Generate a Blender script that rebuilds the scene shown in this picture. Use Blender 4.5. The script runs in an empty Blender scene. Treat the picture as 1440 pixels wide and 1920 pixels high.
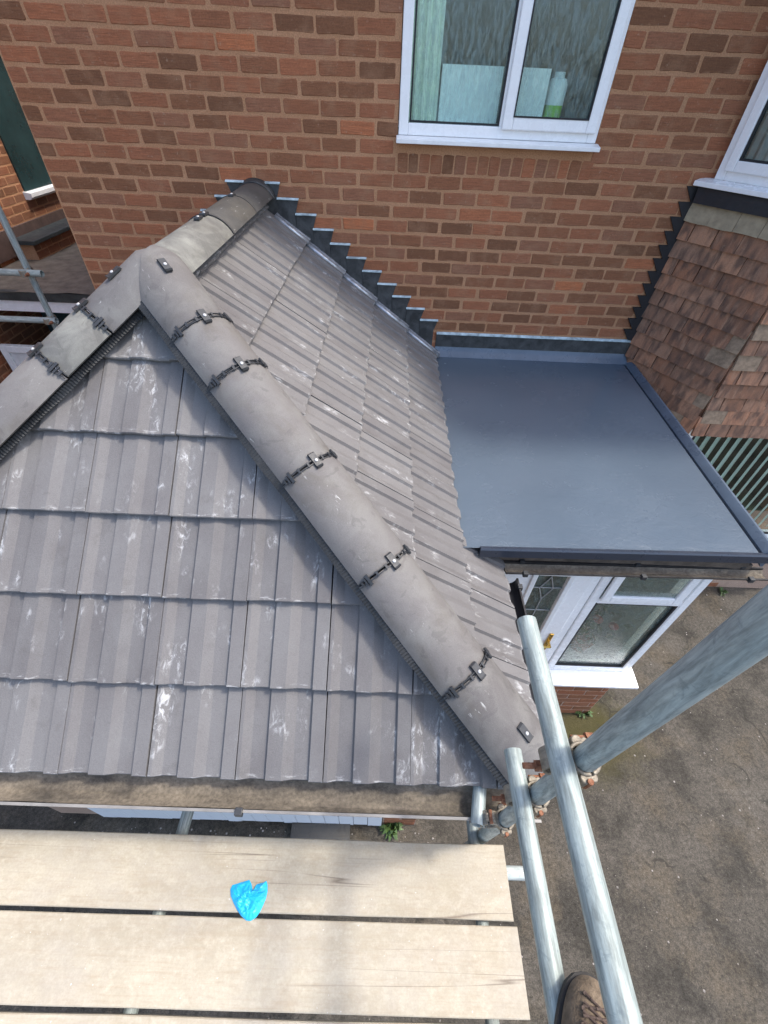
import bpy, bmesh, math, random
from mathutils import Vector, Matrix, noise as mnoise
random.seed(7)
PI = math.pi
scene = bpy.context.scene
COL = scene.collection
ZC = 3.9                       # camera height above the yard

# ------------------------------------------------------------------ camera, sky, sun, exposure
cam_d = bpy.data.cameras.new('camera')
cam = bpy.data.objects.new('camera', cam_d); COL.objects.link(cam); scene.camera = cam
cam_d.sensor_fit = 'HORIZONTAL'; cam_d.sensor_width = 36.0; cam_d.lens = 817.5 / 1440 * 36
cam_d.clip_start = 0.02; cam_d.clip_end = 500
pitch, yaw, roll = [math.radians(a) for a in (44.61, 0.61, 2.64)]
def cam_matrix():
    c, s = math.cos(yaw), math.sin(yaw); Y = Matrix(((c, 0, -s), (0, 1, 0), (s, 0, c)))
    c, s = math.cos(pitch), math.sin(pitch); P = Matrix(((1, 0, 0), (0, c, -s), (0, s, c)))
    c, s = math.cos(roll), math.sin(roll); Rl = Matrix(((c, -s, 0), (s, c, 0), (0, 0, 1)))
    B = Matrix(((1, 0, 0), (0, 0, -1), (0, 1, 0)))
    return Rl @ P @ Y @ B       # rows: right, down, forward
RC = cam_matrix()
CAMLOC = Vector((0, -3.578, ZC))
m3 = Matrix((RC[0], -Vector(RC[1]), -Vector(RC[2]))).transposed()
cam.matrix_world = Matrix.Translation(CAMLOC) @ m3.to_4x4()

SUN = Vector((0.49, 0.065, 0.86)).normalized()
world = bpy.data.worlds.new('World'); scene.world = world; world.use_nodes = True
wn = world.node_tree
sky = wn.nodes.new('ShaderNodeTexSky'); sky.sky_type = 'NISHITA'; sky.sun_disc = False
sky.sun_elevation = math.asin(SUN.z); sky.sun_rotation = math.atan2(SUN.x, SUN.y)
sky.air_density = 1.0; sky.dust_density = 3.0; sky.ozone_density = 1.0
bg = wn.nodes['Background']; wn.links.new(sky.outputs[0], bg.inputs[0]); bg.inputs[1].default_value = 0.15
sun_d = bpy.data.lights.new('sun', 'SUN'); sun_d.energy = 1.15; sun_d.angle = math.radians(6); sun_d.color = (1.0, 0.95, 0.87)
sun = bpy.data.objects.new('sun', sun_d); COL.objects.link(sun)
sun.rotation_euler = SUN.to_track_quat('Z', 'Y').to_euler(); sun.location = (6, 0, 12)
scene.view_settings.view_transform = 'Standard'; scene.view_settings.look = 'None'
scene.view_settings.exposure = 1.52; scene.view_settings.gamma = 1.0

# ------------------------------------------------------------------ helpers
WM = {}
def place(o, parent, mw):
    COL.objects.link(o)
    if parent is not None:
        o.parent = parent; o.matrix_parent_inverse = WM[parent.name].inverted()
    o.matrix_basis = mw; WM[o.name] = mw.copy()
    return o
def me(name, verts, faces, m=None, smooth=False):
    d = bpy.data.meshes.new(name); d.from_pydata([tuple(v) for v in verts], [], faces); d.update()
    if m: d.materials.append(m)
    if smooth:
        for p in d.polygons: p.use_smooth = True
    return d
def bm_me(name, bm, m=None, smooth=False):
    d = bpy.data.meshes.new(name); bm.normal_update(); bm.to_mesh(d); bm.free()
    if m: d.materials.append(m)
    if smooth:
        for p in d.polygons: p.use_smooth = True
    return d
def ob(name, data, parent=None, mw=None, label=None, cat=None, group=None, kind=None):
    o = bpy.data.objects.new(name, data)
    place(o, parent, mw if mw is not None else Matrix.Identity(4))
    return tag(o, label, cat, group, kind)
def tag(o, label=None, cat=None, group=None, kind=None):
    if label: o['label'] = label
    if cat: o['category'] = cat
    if group: o['group'] = group
    if kind: o['kind'] = kind
    return o
def thing(name, loc, label, cat, group=None):
    return ob(name, None, None, Matrix.Translation(Vector(loc)), label, cat, group)
def R3(x, y, z): return Vector((x, y, z + ZC))
def frame(o, x, y, z):
    m = Matrix((x, y, z)).transposed().to_4x4(); m.translation = o; return m
def box(x0, x1, y0, y1, z0, z1):
    v = [(x0, y0, z0), (x1, y0, z0), (x1, y1, z0), (x0, y1, z0), (x0, y0, z1), (x1, y0, z1), (x1, y1, z1), (x0, y1, z1)]
    f = [(0, 3, 2, 1), (4, 5, 6, 7), (0, 1, 5, 4), (1, 2, 6, 5), (2, 3, 7, 6), (3, 0, 4, 7)]
    return v, f
class MB:
    def __init__(s): s.v = []; s.f = []
    def add(s, v, f):
        n = len(s.v); s.v += [tuple(a) for a in v]; s.f += [tuple(i + n for i in q) for q in f]; return s
    def box(s, *a): return s.add(*box(*a))
    def rbox(s, x0, x1, y0, y1, z0, z1, z=True):
        return s.box(x0, x1, y0, y1, z0, z1)
    def tube(s, p, q, r, n=16, cap=True, bore=None):
        p = Vector(p); q = Vector(q); d = (q - p).normalized()
        a = d.orthogonal().normalized(); b = d.cross(a)
        v = []; f = []
        for c in (p, q):
            for i in range(n):
                t = 2 * PI * i / n; v.append(c + (a * math.cos(t) + b * math.sin(t)) * r)
        for i in range(n): j = (i + 1) % n; f.append((i, j, n + j, n + i))
        if bore is None:
            if cap: f.append(tuple(reversed(range(n)))); f.append(tuple(range(n, 2 * n)))
        else:
            dep = 0.12
            for k, (c, sg) in enumerate(((p, 1), (q, -1))):
                o = len(v)
                for i in range(n):
                    t = 2 * PI * i / n; v.append(c + (a * math.cos(t) + b * math.sin(t)) * bore)
                for i in range(n):
                    t = 2 * PI * i / n; v.append(c + d * sg * dep + (a * math.cos(t) + b * math.sin(t)) * bore)
                for i in range(n):
                    j = (i + 1) % n
                    f.append((k * n + i, o + i, o + j, k * n + j) if k == 0 else (k * n + j, o + j, o + i, k * n + i))
                    f.append((o + i, o + n + i, o + n + j, o + j) if k == 0 else (o + j, o + n + j, o + n + i, o + i))
                f.append(tuple(o + n + i for i in range(n)))
        return s.add(v, f)
    def prism(s, poly, fn, d0, d1):
        """poly: 2D points, fn(u,v,d)->3D; extruded d0..d1"""
        n = len(poly); v = [fn(u, w, d0) for u, w in poly] + [fn(u, w, d1) for u, w in poly]
        f = [tuple(range(n)), tuple(reversed(range(n, 2 * n)))] + [(i, n + i, n + (i + 1) % n, (i + 1) % n) for i in range(n)]
        return s.add(v, f)
    def sweep(s, prof, pts_fn, closed=False, caps=True):
        """prof list of 2D, pts_fn list of functions (u,v)->3D for each station"""
        n = len(prof); v = []; f = []
        for fn in pts_fn: v += [fn(u, w) for u, w in prof]
        m = n if closed else n - 1
        for k in range(len(pts_fn) - 1):
            for i in range(m):
                j = (i + 1) % n; f.append((k * n + i, k * n + j, (k + 1) * n + j, (k + 1) * n + i))
        if caps and closed: f.append(tuple(reversed(range(n)))); f.append(tuple(range((len(pts_fn) - 1) * n, len(pts_fn) * n)))
        return s.add(v, f)
    def mesh(s, name, m=None, smooth=False, fix=True):
        d = me(name, s.v, s.f, m, smooth)
        if fix:
            bm = bmesh.new(); bm.from_mesh(d); bmesh.ops.recalc_face_normals(bm, faces=bm.faces); bm.to_mesh(d); bm.free()
        return d
    def obj(s, name, m, parent=None, smooth=False, mw=None, bevel=0, **k):
        o = ob(name, s.mesh(name, m, smooth), parent, mw, **k)
        if bevel:
            b = o.modifiers.new('bevel', 'BEVEL'); b.width = bevel; b.segments = 2; b.limit_method = 'ANGLE'; b.angle_limit = 0.7
        if smooth:
            auto_smooth(o)
        return o
def auto_smooth(o, ang=0.6):
    d = o.data
    for p in d.polygons: p.use_smooth = True
    try: d.set_sharp_from_angle(angle=ang)
    except Exception: pass

# ------------------------------------------------------------------ material helpers
def nm(name, rough=0.6, metal=0.0, spec=0.5):
    m = bpy.data.materials.new(name); m.use_nodes = True; nt = m.node_tree; b = nt.nodes['Principled BSDF']
    b.inputs['Roughness'].default_value = rough; b.inputs['Metallic'].default_value = metal
    b.inputs['Specular IOR Level'].default_value = spec
    return m, nt, b
def nd(nt, t, ins=None, **props):
    n = nt.nodes.new('ShaderNode' + t)
    for k, v in props.items(): setattr(n, k, v)
    for k, v in (ins or {}).items():
        if hasattr(v, 'is_output'): nt.links.new(v, n.inputs[k])
        else: n.inputs[k].default_value = v
    return n
def mth(nt, op, a, b=0.0, c=None, clamp=False):
    n = nt.nodes.new('ShaderNodeMath'); n.operation = op; n.use_clamp = clamp
    for i, v in enumerate((a, b, c)):
        if v is None: continue
        if hasattr(v, 'is_output'): nt.links.new(v, n.inputs[i])
        else: n.inputs[i].default_value = v
    return n.outputs[0]
def objvec(nt, rnd=True, k=31.7):
    tc = nt.nodes.new('ShaderNodeTexCoord').outputs['Object']
    if not rnd: return tc
    oi = nt.nodes.new('ShaderNodeObjectInfo').outputs['Random']
    s = nd(nt, 'CombineXYZ', {'X': mth(nt, 'MULTIPLY', oi, k), 'Y': mth(nt, 'MULTIPLY', oi, k * 3.3), 'Z': mth(nt, 'MULTIPLY', oi, k * 7.1)}).outputs[0]
    return nd(nt, 'VectorMath', {0: tc, 1: s}, operation='ADD').outputs[0]
def mapv(nt, v, sc=(1, 1, 1), loc=(0, 0, 0), rot=(0, 0, 0)):
    return nd(nt, 'Mapping', {'Vector': v, 'Scale': sc, 'Location': loc, 'Rotation': rot}).outputs[0]
def noi(nt, v, scale=5, det=4, rough=0.6, dist=0.0):
    return nd(nt, 'TexNoise', {'Vector': v, 'Scale': scale, 'Detail': det, 'Roughness': rough, 'Distortion': dist}).outputs['Fac']
def ramp(nt, fac, stops, interp='LINEAR'):
    n = nt.nodes.new('ShaderNodeValToRGB'); n.color_ramp.interpolation = interp
    e = n.color_ramp.elements
    while len(e) < len(stops): e.new(0.5)
    for i, (p, c) in enumerate(stops):
        e[i].position = p
        e[i].color = (c, c, c, 1) if isinstance(c, (int, float)) else (*c, 1)
    nt.links.new(fac, n.inputs[0]); return n.outputs[0]
def mix(nt, fac, a, b, blend='MIX'):
    n = nt.nodes.new('ShaderNodeMix'); n.data_type = 'RGBA'; n.blend_type = blend
    for i, v in ((0, fac), (6, a), (7, b)):
        if hasattr(v, 'is_output'): nt.links.new(v, n.inputs[i])
        elif i == 0: n.inputs[0].default_value = v
        else: n.inputs[i].default_value = (*v, 1)
    return n.outputs[2]
def bump(nt, b, h, strength=0.4, dist=0.01, prev=None):
    n = nd(nt, 'Bump', {'Height': h, 'Strength': strength, 'Distance': dist})
    if prev is not None: nt.links.new(prev, n.inputs['Normal'])
    nt.links.new(n.outputs[0], b.inputs['Normal']); return n.outputs[0]
def setc(nt, b, c): nt.links.new(c, b.inputs['Base Color'])
def rnd_obj(nt):
    oi = nt.nodes.new('ShaderNodeObjectInfo').outputs['Random']
    gi = nt.nodes.new('ShaderNodeNewGeometry').outputs['Random Per Island']
    return mth(nt, 'FRACT', mth(nt, 'ADD', mth(nt, 'MULTIPLY', oi, 7.31), mth(nt, 'MULTIPLY', gi, 3.77)))

def m_brick(name, dark=1.0, smear=0.55):
    m, nt, b = nm(name, 0.85, spec=0.25)
    r = rnd_obj(nt)
    d = dark
    base = ramp(nt, r, [(0.0, (0.155 * d, 0.070 * d, 0.036 * d)), (0.2, (0.215 * d, 0.092 * d, 0.046 * d)), (0.4, (0.265 * d, 0.104 * d, 0.052 * d)),
                        (0.55, (0.295 * d, 0.110 * d, 0.055 * d)), (0.7, (0.245 * d, 0.112 * d, 0.064 * d)), (0.86, (0.31 * d, 0.118 * d, 0.059 * d)),
                        (0.97, (0.35 * d, 0.126 * d, 0.060 * d)), (1.0, (0.44 * d, 0.15 * d, 0.064 * d))])
    v = objvec(nt)
    st = noi(nt, mapv(nt, v, (4, 8, 75)), 3, 6, 0.72)
    big = noi(nt, v, 9, 3, 0.6)
    fine = noi(nt, v, 160, 3, 0.7)
    c = mix(nt, mth(nt, 'MULTIPLY', ramp(nt, st, [(0.38, 0.0), (0.64, 1.0)]), 0.5), base, (0.125, 0.060, 0.034))
    c = mix(nt, mth(nt, 'MULTIPLY', ramp(nt, big, [(0.5, 0.0), (0.72, 1.0)]), 0.40), c, (0.36, 0.20, 0.115))
    c = mix(nt, mth(nt, 'MULTIPLY', ramp(nt, noi(nt, v, 40, 4, .7), [(0.62, 0.0), (0.72, 1.0)]), 0.4), c, (0.42, 0.31, 0.22))
    c = mix(nt, 0.35, c, ramp(nt, fine, [(0.3, 0.25), (0.7, 0.75)]), 'OVERLAY')
    sep = nd(nt, 'SeparateXYZ', {'Vector': nt.nodes.new('ShaderNodeTexCoord').outputs['Object']})
    az = mth(nt, 'ABSOLUTE', sep.outputs['Z'])
    sm = mth(nt, 'ADD', mth(nt, 'MULTIPLY', az, 14.0), mth(nt, 'MULTIPLY', noi(nt, v, 22, 5, 0.7), 0.9))
    c = mix(nt, mth(nt, 'MULTIPLY', ramp(nt, sm, [(0.86, 0.0), (1.0, 1.0)]), smear), c, (0.37, 0.205, 0.115))
    setc(nt, b, c)
    bump(nt, b, mth(nt, 'ADD', mth(nt, 'MULTIPLY', st, 0.8), mth(nt, 'MULTIPLY', fine, 0.6)), 0.8, 0.006)
    return m
def m_mortar(name, c0, c1, spots=True):
    m, nt, b = nm(name, 0.95, spec=0.15)
    v = objvec(nt, False)
    n1 = noi(nt, v, 6, 5, 0.65); n2 = noi(nt, v, 140, 4, 0.7)
    c = mix(nt, ramp(nt, n1, [(0.3, 0.0), (0.7, 1.0)]), c0, c1)
    c = mix(nt, 0.5, c, ramp(nt, n2, [(0.3, 0.2), (0.7, 0.8)]), 'OVERLAY')
    if spots:
        c = mix(nt, ramp(nt, noi(nt, v, 28, 5, 0.7), [(0.66, 0.0), (0.76, 0.55)]), c, (0.55, 0.44, 0.33))
    setc(nt, b, c); bump(nt, b, n2, 0.8, 0.006); return m
def m_plain(name, col, rough=0.5, metal=0.0, var=0.12, scale=20, bmp=0.1, spec=0.5):
    m, nt, b = nm(name, rough, metal, spec)
    v = objvec(nt); n1 = noi(nt, v, scale, 5, 0.65)
    lo = tuple(x * (1 - var) for x in col); hi = tuple(min(1, x * (1 + var)) for x in col)
    setc(nt, b, mix(nt, ramp(nt, n1, [(0.3, 0.0), (0.7, 1.0)]), lo, hi))
    nt.links.new(ramp(nt, noi(nt, v, scale * 2.3, 3), [(0.3, max(0, rough - 0.08)), (0.7, min(1, rough + 0.1))]), b.inputs['Roughness'])
    if bmp: bump(nt, b, noi(nt, v, scale * 6, 3), bmp, 0.003)
    return m
def m_tile():
    m, nt, b = nm('concrete_tile', 0.7, spec=0.35)
    v = objvec(nt)
    r = nt.nodes.new('ShaderNodeObjectInfo').outputs['Random']
    base = ramp(nt, r, [(0, (0.112, 0.105, 0.104)), (0.5, (0.132, 0.124, 0.122)), (1, (0.154, 0.147, 0.143))])
    big = noi(nt, mapv(nt, v, (1.2, 0.8, 1)), 6, 4, 0.6)
    c = mix(nt, ramp(nt, big, [(0.3, 0.0), (0.75, 0.5)]), base, (0.19, 0.188, 0.184))
    dirt = noi(nt, mapv(nt, v, (1, 1, 1), (3, 5, 1)), 11, 5, 0.7)
    c = mix(nt, ramp(nt, dirt, [(0.56, 0.0), (0.74, 0.5)]), c, (0.095, 0.088, 0.080))
    # lime bloom / scuffs: long in the slope direction, in patches
    patch = ramp(nt, noi(nt, mapv(nt, v, (1.2, 0.5, 1), (7, 1, 2)), 10, 3, 0.55), [(0.57, 0.0), (0.72, 1.0)])
    fl = ramp(nt, noi(nt, mapv(nt, v, (1.0, 0.45, 1)), 48, 7, 0.72, 0.9), [(0.50, 0.0), (0.64, 1.0)])
    c = mix(nt, mth(nt, 'MULTIPLY', mth(nt, 'MULTIPLY', patch, fl), 0.7), c, (0.66, 0.67, 0.67))
    # chipped pale nose edge
    sep = nd(nt, 'SeparateXYZ', {'Vector': nt.nodes.new('ShaderNodeTexCoord').outputs['Object']})
    nose = ramp(nt, sep.outputs['Y'], [(0.0, 1.0), (0.012, 0.8), (0.022, 0.0)])
    nn = ramp(nt, noi(nt, mapv(nt, v, (1, 3, 1), (2, 9, 4)), 26, 4, 0.6), [(0.56, 0.0), (0.66, 1.0)])
    c = mix(nt, mth(nt, 'MULTIPLY', mth(nt, 'MULTIPLY', nose, nn), 0.38), c, (0.62, 0.62, 0.61))
    fine = noi(nt, v, 260, 3, 0.7)
    c = mix(nt, 0.3, c, ramp(nt, fine, [(0.3, 0.25), (0.7, 0.75)]), 'OVERLAY')
    setc(nt, b, c); bump(nt, b, fine, 0.35, 0.002); return m
def m_hip(name, base, pale, amt):
    m, nt, b = nm(name, 0.72, spec=0.3)
    v = objvec(nt)
    r = nt.nodes.new('ShaderNodeObjectInfo').outputs['Random']
    bc = mix(nt, r, tuple(x * 0.82 for x in base), tuple(x * 1.2 for x in base))
    drt = noi(nt, mapv(nt, v, (1, 0.5, 1), (1, 6, 3)), 5, 6, 0.72, 0.4)
    bc = mix(nt, ramp(nt, drt, [(0.5, 0.0), (0.68, 0.6)]), bc, (0.105, 0.092, 0.072))
    n1 = noi(nt, v, 7, 5, 0.62, 0.6)
    c = mix(nt, ramp(nt, n1, [(0.42, 0.0), (0.72, amt)]), bc, pale)
    sm = noi(nt, mapv(nt, v, (1, 1, 1), (4, 2, 9)), 10, 4, 0.55, 1.5)
    c = mix(nt, ramp(nt, sm, [(0.6, 0.0), (0.63, 0.35), (0.75, 0.4)]), c, tuple(x * 0.72 for x in base))
    pat = ramp(nt, noi(nt, v, 9, 2), [(0.55, 0.0), (0.68, 1.0)])
    sc = ramp(nt, noi(nt, mapv(nt, v, (1, 0.2, 1)), 90, 4, 0.7, 0.5), [(0.62, 0.0), (0.68, 1.0)])
    c = mix(nt, mth(nt, 'MULTIPLY', mth(nt, 'MULTIPLY', pat, sc), 0.6), c, (0.6, 0.6, 0.57))
    fine = noi(nt, v, 300, 3, 0.7)
    c = mix(nt, 0.25, c, ramp(nt, fine, [(0.3, 0.25), (0.7, 0.75)]), 'OVERLAY')
    setc(nt, b, c); bump(nt, b, fine, 0.3, 0.002); return m
def m_clay():
    m, nt, b = nm('clay_tile', 0.8, spec=0.3)
    v = objvec(nt); r = rnd_obj(nt)
    base = ramp(nt, r, [(0, (0.225, 0.115, 0.070)), (0.2, (0.34, 0.155, 0.085)), (0.42, (0.26, 0.142, 0.090)), (0.62, (0.43, 0.205, 0.115)), (0.8, (0.30, 0.17, 0.11)), (1, (0.44, 0.225, 0.13))])
    st = noi(nt, mapv(nt, v, (3.2, 1, 1.1)), 7, 3, 0.5, 0.3)
    c = mix(nt, ramp(nt, st, [(0.40, 0.0), (0.64, 0.8)]), base, (0.095, 0.062, 0.048))
    st2 = noi(nt, mapv(nt, v, (3.5, 1, 0.9), (5, 1, 8)), 9, 3, 0.5)
    c = mix(nt, ramp(nt, st2, [(0.52, 0.0), (0.70, 0.6)]), c, (0.38, 0.22, 0.14))
    c = mix(nt, ramp(nt, noi(nt, v, 25, 5, 0.7), [(0.6, 0.0), (0.75, 0.4)]), c, (0.30, 0.25, 0.18))
    fine = noi(nt, v, 180, 3, 0.7)
    c = mix(nt, 0.35, c, ramp(nt, fine, [(0.3, 0.25), (0.7, 0.75)]), 'OVERLAY')
    setc(nt, b, c); bump(nt, b, fine, 0.5, 0.003); return m
def m_galv(name, tint=(0.30, 0.345, 0.325)):
    m, nt, b = nm(name, 0.55, 0.15, 0.4)
    v = objvec(nt)
    st = noi(nt, mapv(nt, v, (3, 3, 0.35)), 28, 5, 0.7, 0.4)
    c = mix(nt, ramp(nt, st, [(0.36, 0.0), (0.66, 1.0)]), tuple(x * 0.60 for x in tint), tuple(min(1, x * 1.30) for x in tint))
    c = mix(nt, ramp(nt, noi(nt, v, 30, 5, 0.7, 0.8), [(0.56, 0.0), (0.68, 0.6)]), c, (0.15, 0.185, 0.19))
    c = mix(nt, ramp(nt, noi(nt, mapv(nt, v, (1, 1, 1), (9, 3, 3)), 16, 4, 0.7), [(0.66, 0.0), (0.78, 0.5)]), c, (0.28, 0.24, 0.2))
    setc(nt, b, c)
    nt.links.new(ramp(nt, st, [(0.3, 0.62), (0.7, 0.42)]), b.inputs['Roughness'])
    bump(nt, b, noi(nt, v, 120, 4), 0.25, 0.002); return m
def m_rust():
    m, nt, b = nm('rusty_steel', 0.8, 0.2)
    v = objvec(nt); n = noi(nt, v, 60, 5, 0.7)
    setc(nt, b, ramp(nt, n, [(0.3, (0.09, 0.04, 0.025)), (0.5, (0.24, 0.095, 0.045)), (0.7, (0.38, 0.21, 0.13))]))
    bump(nt, b, noi(nt, v, 200, 4), 0.7, 0.002); return m
def m_wood():
    m, nt, b = nm('scaffold_plank', 0.85, spec=0.2)
    v = objvec(nt)
    g = noi(nt, mapv(nt, v, (0.9, 14, 14)), 7, 6, 0.68, 0.5)
    big = noi(nt, mapv(nt, v, (0.7, 1.6, 1)), 4.5, 4, 0.65)
    c = mix(nt, ramp(nt, big, [(0.3, 0.0), (0.7, 1.0)]), (0.345, 0.300, 0.222), (0.435, 0.388, 0.298))
    c = mix(nt, ramp(nt, g, [(0.3, 0.6), (0.52, 0.0)]), c, (0.34, 0.275, 0.195))
    pale = noi(nt, mapv(nt, v, (1, 1.4, 1), (3, 3, 3)), 22, 6, 0.75)
    c = mix(nt, ramp(nt, pale, [(0.48, 0.0), (0.66, 0.6)]), c, (0.48, 0.43, 0.34))
    sp = noi(nt, mapv(nt, v, (0.8, 1.2, 1), (8, 2, 1)), 60, 4, 0.7)
    c = mix(nt, ramp(nt, sp, [(0.72, 0.0), (0.76, 0.5)]), c, (0.2, 0.15, 0.1))
    stn = noi(nt, mapv(nt, v, (1, 1, 1), (1, 7, 1)), 7, 5, 0.7)
    c = mix(nt, ramp(nt, stn, [(0.56, 0.0), (0.74, 0.5)]), c, (0.32, 0.26, 0.185))
    # long hairline splits
    w = noi(nt, mapv(nt, v, (0.16, 10, 1), (4, 1, 1)), 1.6, 2, 0.45, 0.1)
    crack = mth(nt, 'MULTIPLY', ramp(nt, w, [(0.4945, 0.0), (0.499, 1.0), (0.501, 1.0), (0.5055, 0.0)]), ramp(nt, noi(nt, mapv(nt, v, (1, 3, 1), (2, 2, 2)), 2, 2), [(0.48, 0.0), (0.6, 0.65)]))
    c = mix(nt, ramp(nt, noi(nt, mapv(nt, v, (1, 1, 1), (5, 5, 5)), 3.0, 6, 0.72), [(0.48, 0.0), (0.68, 0.5)]), c, (0.38, 0.345, 0.29))
    c = mix(nt, 0.14, c, ramp(nt, noi(nt, v, 130, 4, 0.75), [(0.3, 0.2), (0.7, 0.8)]), 'OVERLAY')
    vo = nd(nt, 'TexVoronoi', {'Vector': mapv(nt, v, (0.75, 1.5, 1), (0.3, 0.2, 0)), 'Scale': 2.6}).outputs['Distance']
    kn = mth(nt, 'ADD', vo, mth(nt, 'MULTIPLY', noi(nt, v, 30, 3), 0.02))
    c = mix(nt, ramp(nt, kn, [(0.030, 0.75), (0.045, 0.45), (0.075, 0.0)]), c, (0.17, 0.11, 0.065))
    c = mix(nt, ramp(nt, noi(nt, mapv(nt, v, (1, 1, 1), (8, 8, 2)), 85, 2, 0.5), [(0.74, 0.0), (0.77, 0.7)]), c, (0.66, 0.64, 0.60))
    c = mix(nt, crack, c, (0.10, 0.07, 0.05))
    setc(nt, b, c)
    bump(nt, b, mth(nt, 'SUBTRACT', mth(nt, 'MULTIPLY', g, 0.6), crack), 0.35, 0.003); return m
def m_ground():
    m, nt, b = nm('worn_tarmac', 0.9, spec=0.25)
    v = objvec(nt, False)
    n1 = noi(nt, v, 1.3, 5, 0.65); n2 = noi(nt, v, 40, 6, 0.75); n3 = noi(nt, v, 130, 4, 0.75)
    c = mix(nt, ramp(nt, n1, [(0.35, 0.0), (0.65, 1.0)]), (0.070, 0.062, 0.050), (0.108, 0.096, 0.079))
    c = mix(nt, ramp(nt, noi(nt, v, 3.1, 5, 0.65), [(0.45, 0.0), (0.62, 0.85)]), c, (0.042, 0.038, 0.031))
    c = mix(nt, ramp(nt, noi(nt, mapv(nt, v, (1, 1, 1), (4, 4, 4)), 2.2, 5, 0.7), [(0.5, 0.0), (0.68, 0.55)]), c, (0.125, 0.100, 0.068))
    c = mix(nt, 0.85, c, ramp(nt, n2, [(0.25, 0.12), (0.75, 0.88)]), 'OVERLAY')
    c = mix(nt, 0.8, c, ramp(nt, n3, [(0.25, 0.1), (0.75, 0.9)]), 'OVERLAY')
    c = mix(nt, ramp(nt, noi(nt, v, 55, 3, 0.6), [(0.68, 0.0), (0.73, 0.7)]), c, (0.34, 0.31, 0.27))
    # moss near the porch foot
    sx = nd(nt, 'SeparateXYZ', {'Vector': v})
    dx = mth(nt, 'SUBTRACT', sx.outputs['X'], 1.80); dy = mth(nt, 'MULTIPLY', mth(nt, 'SUBTRACT', sx.outputs['Y'], -2.2), 1.3)
    dd = mth(nt, 'SQRT', mth(nt, 'ADD', mth(nt, 'MULTIPLY', dx, dx), mth(nt, 'MULTIPLY', dy, dy)))
    dd = mth(nt, 'ADD', dd, mth(nt, 'MULTIPLY', mth(nt, 'SUBTRACT', noi(nt, v, 6, 5, 0.7), 0.5), 0.7))
    c = mix(nt, ramp(nt, dd, [(0.18, 0.85), (0.62, 0.0)]), c, (0.066, 0.058, 0.018))
    ck = nd(nt, 'TexVoronoi', {'Vector': nd(nt, 'VectorMath', {0: v, 1: nd(nt, 'VectorMath', {0: nd(nt, 'TexNoise', {'Vector': v, 'Scale': 5.0, 'Detail': 4.0}).outputs['Color'], 1: (0.35, 0.35, 0.0)}, operation='MULTIPLY').outputs[0]}, operation='ADD').outputs[0], 'Scale': 1.1}, feature='DISTANCE_TO_EDGE').outputs['Distance']
    ckm = mth(nt, 'MULTIPLY', ramp(nt, ck, [(0.0, 1.0), (0.006, 0.7), (0.014, 0.0)]), ramp(nt, noi(nt, v, 1.7, 3), [(0.48, 0.0), (0.58, 0.8)]))
    c = mix(nt, ckm, c, (0.03, 0.028, 0.022))
    # damp, dark joint along the walls
    setc(nt, b, c)
    bump(nt, b, mth(nt, 'ADD', mth(nt, 'MULTIPLY', n2, 0.7), mth(nt, 'MULTIPLY', n3, 0.6)), 0.9, 0.012); return m
def m_grp():
    m, nt, b = nm('grey_grp', 0.22, spec=0.6)
    v = objvec(nt, False)
    n1 = noi(nt, v, 1.6, 3, 0.5)
    c = mix(nt, ramp(nt, n1, [(0.35, 0.0), (0.7, 1.0)]), (0.086, 0.114, 0.146), (0.100, 0.130, 0.164))
    setc(nt, b, c)
    nt.links.new(ramp(nt, noi(nt, v, 5, 4, 0.6), [(0.3, 0.20), (0.7, 0.30)]), b.inputs['Roughness'])
    # lumpy mat: strongest towards the front edge
    sy = nd(nt, 'SeparateXYZ', {'Vector': v}).outputs['Y']
    k = ramp(nt, mth(nt, 'MULTIPLY', mth(nt, 'ADD', sy, 0.9), -0.8), [(0.0, 0.07), (1.0, 1.0)])
    h = mth(nt, 'MULTIPLY', noi(nt, mapv(nt, v, (0.8, 1.3, 1)), 16, 4, 0.6, 0.8), k)
    lap = mth(nt, 'MULTIPLY', mth(nt, 'ADD', mth(nt, 'ADD', sy, 1.27), mth(nt, 'MULTIPLY', noi(nt, v, 9, 3), 0.01)), 80.0, clamp=True)
    h = mth(nt, 'ADD', h, mth(nt, 'MULTIPLY', lap, 0.06))
    p = bump(nt, b, h, 0.32, 0.012)
    bump(nt, b, noi(nt, v, 40, 2, 0.5), 0.03, 0.004, p); return m
def m_lead(name, col, rough=0.55, metal=0.3):
    m, nt, b = nm(name, rough, metal)
    v = objvec(nt); n = noi(nt, v, 14, 5, 0.65, 0.5)
    setc(nt, b, mix(nt, ramp(nt, n, [(0.35, 0.0), (0.7, 1.0)]), tuple(x * 0.6 for x in col), tuple(x * 1.5 for x in col)))
    bump(nt, b, noi(nt, v, 25, 3), 0.25, 0.008); return m
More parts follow.
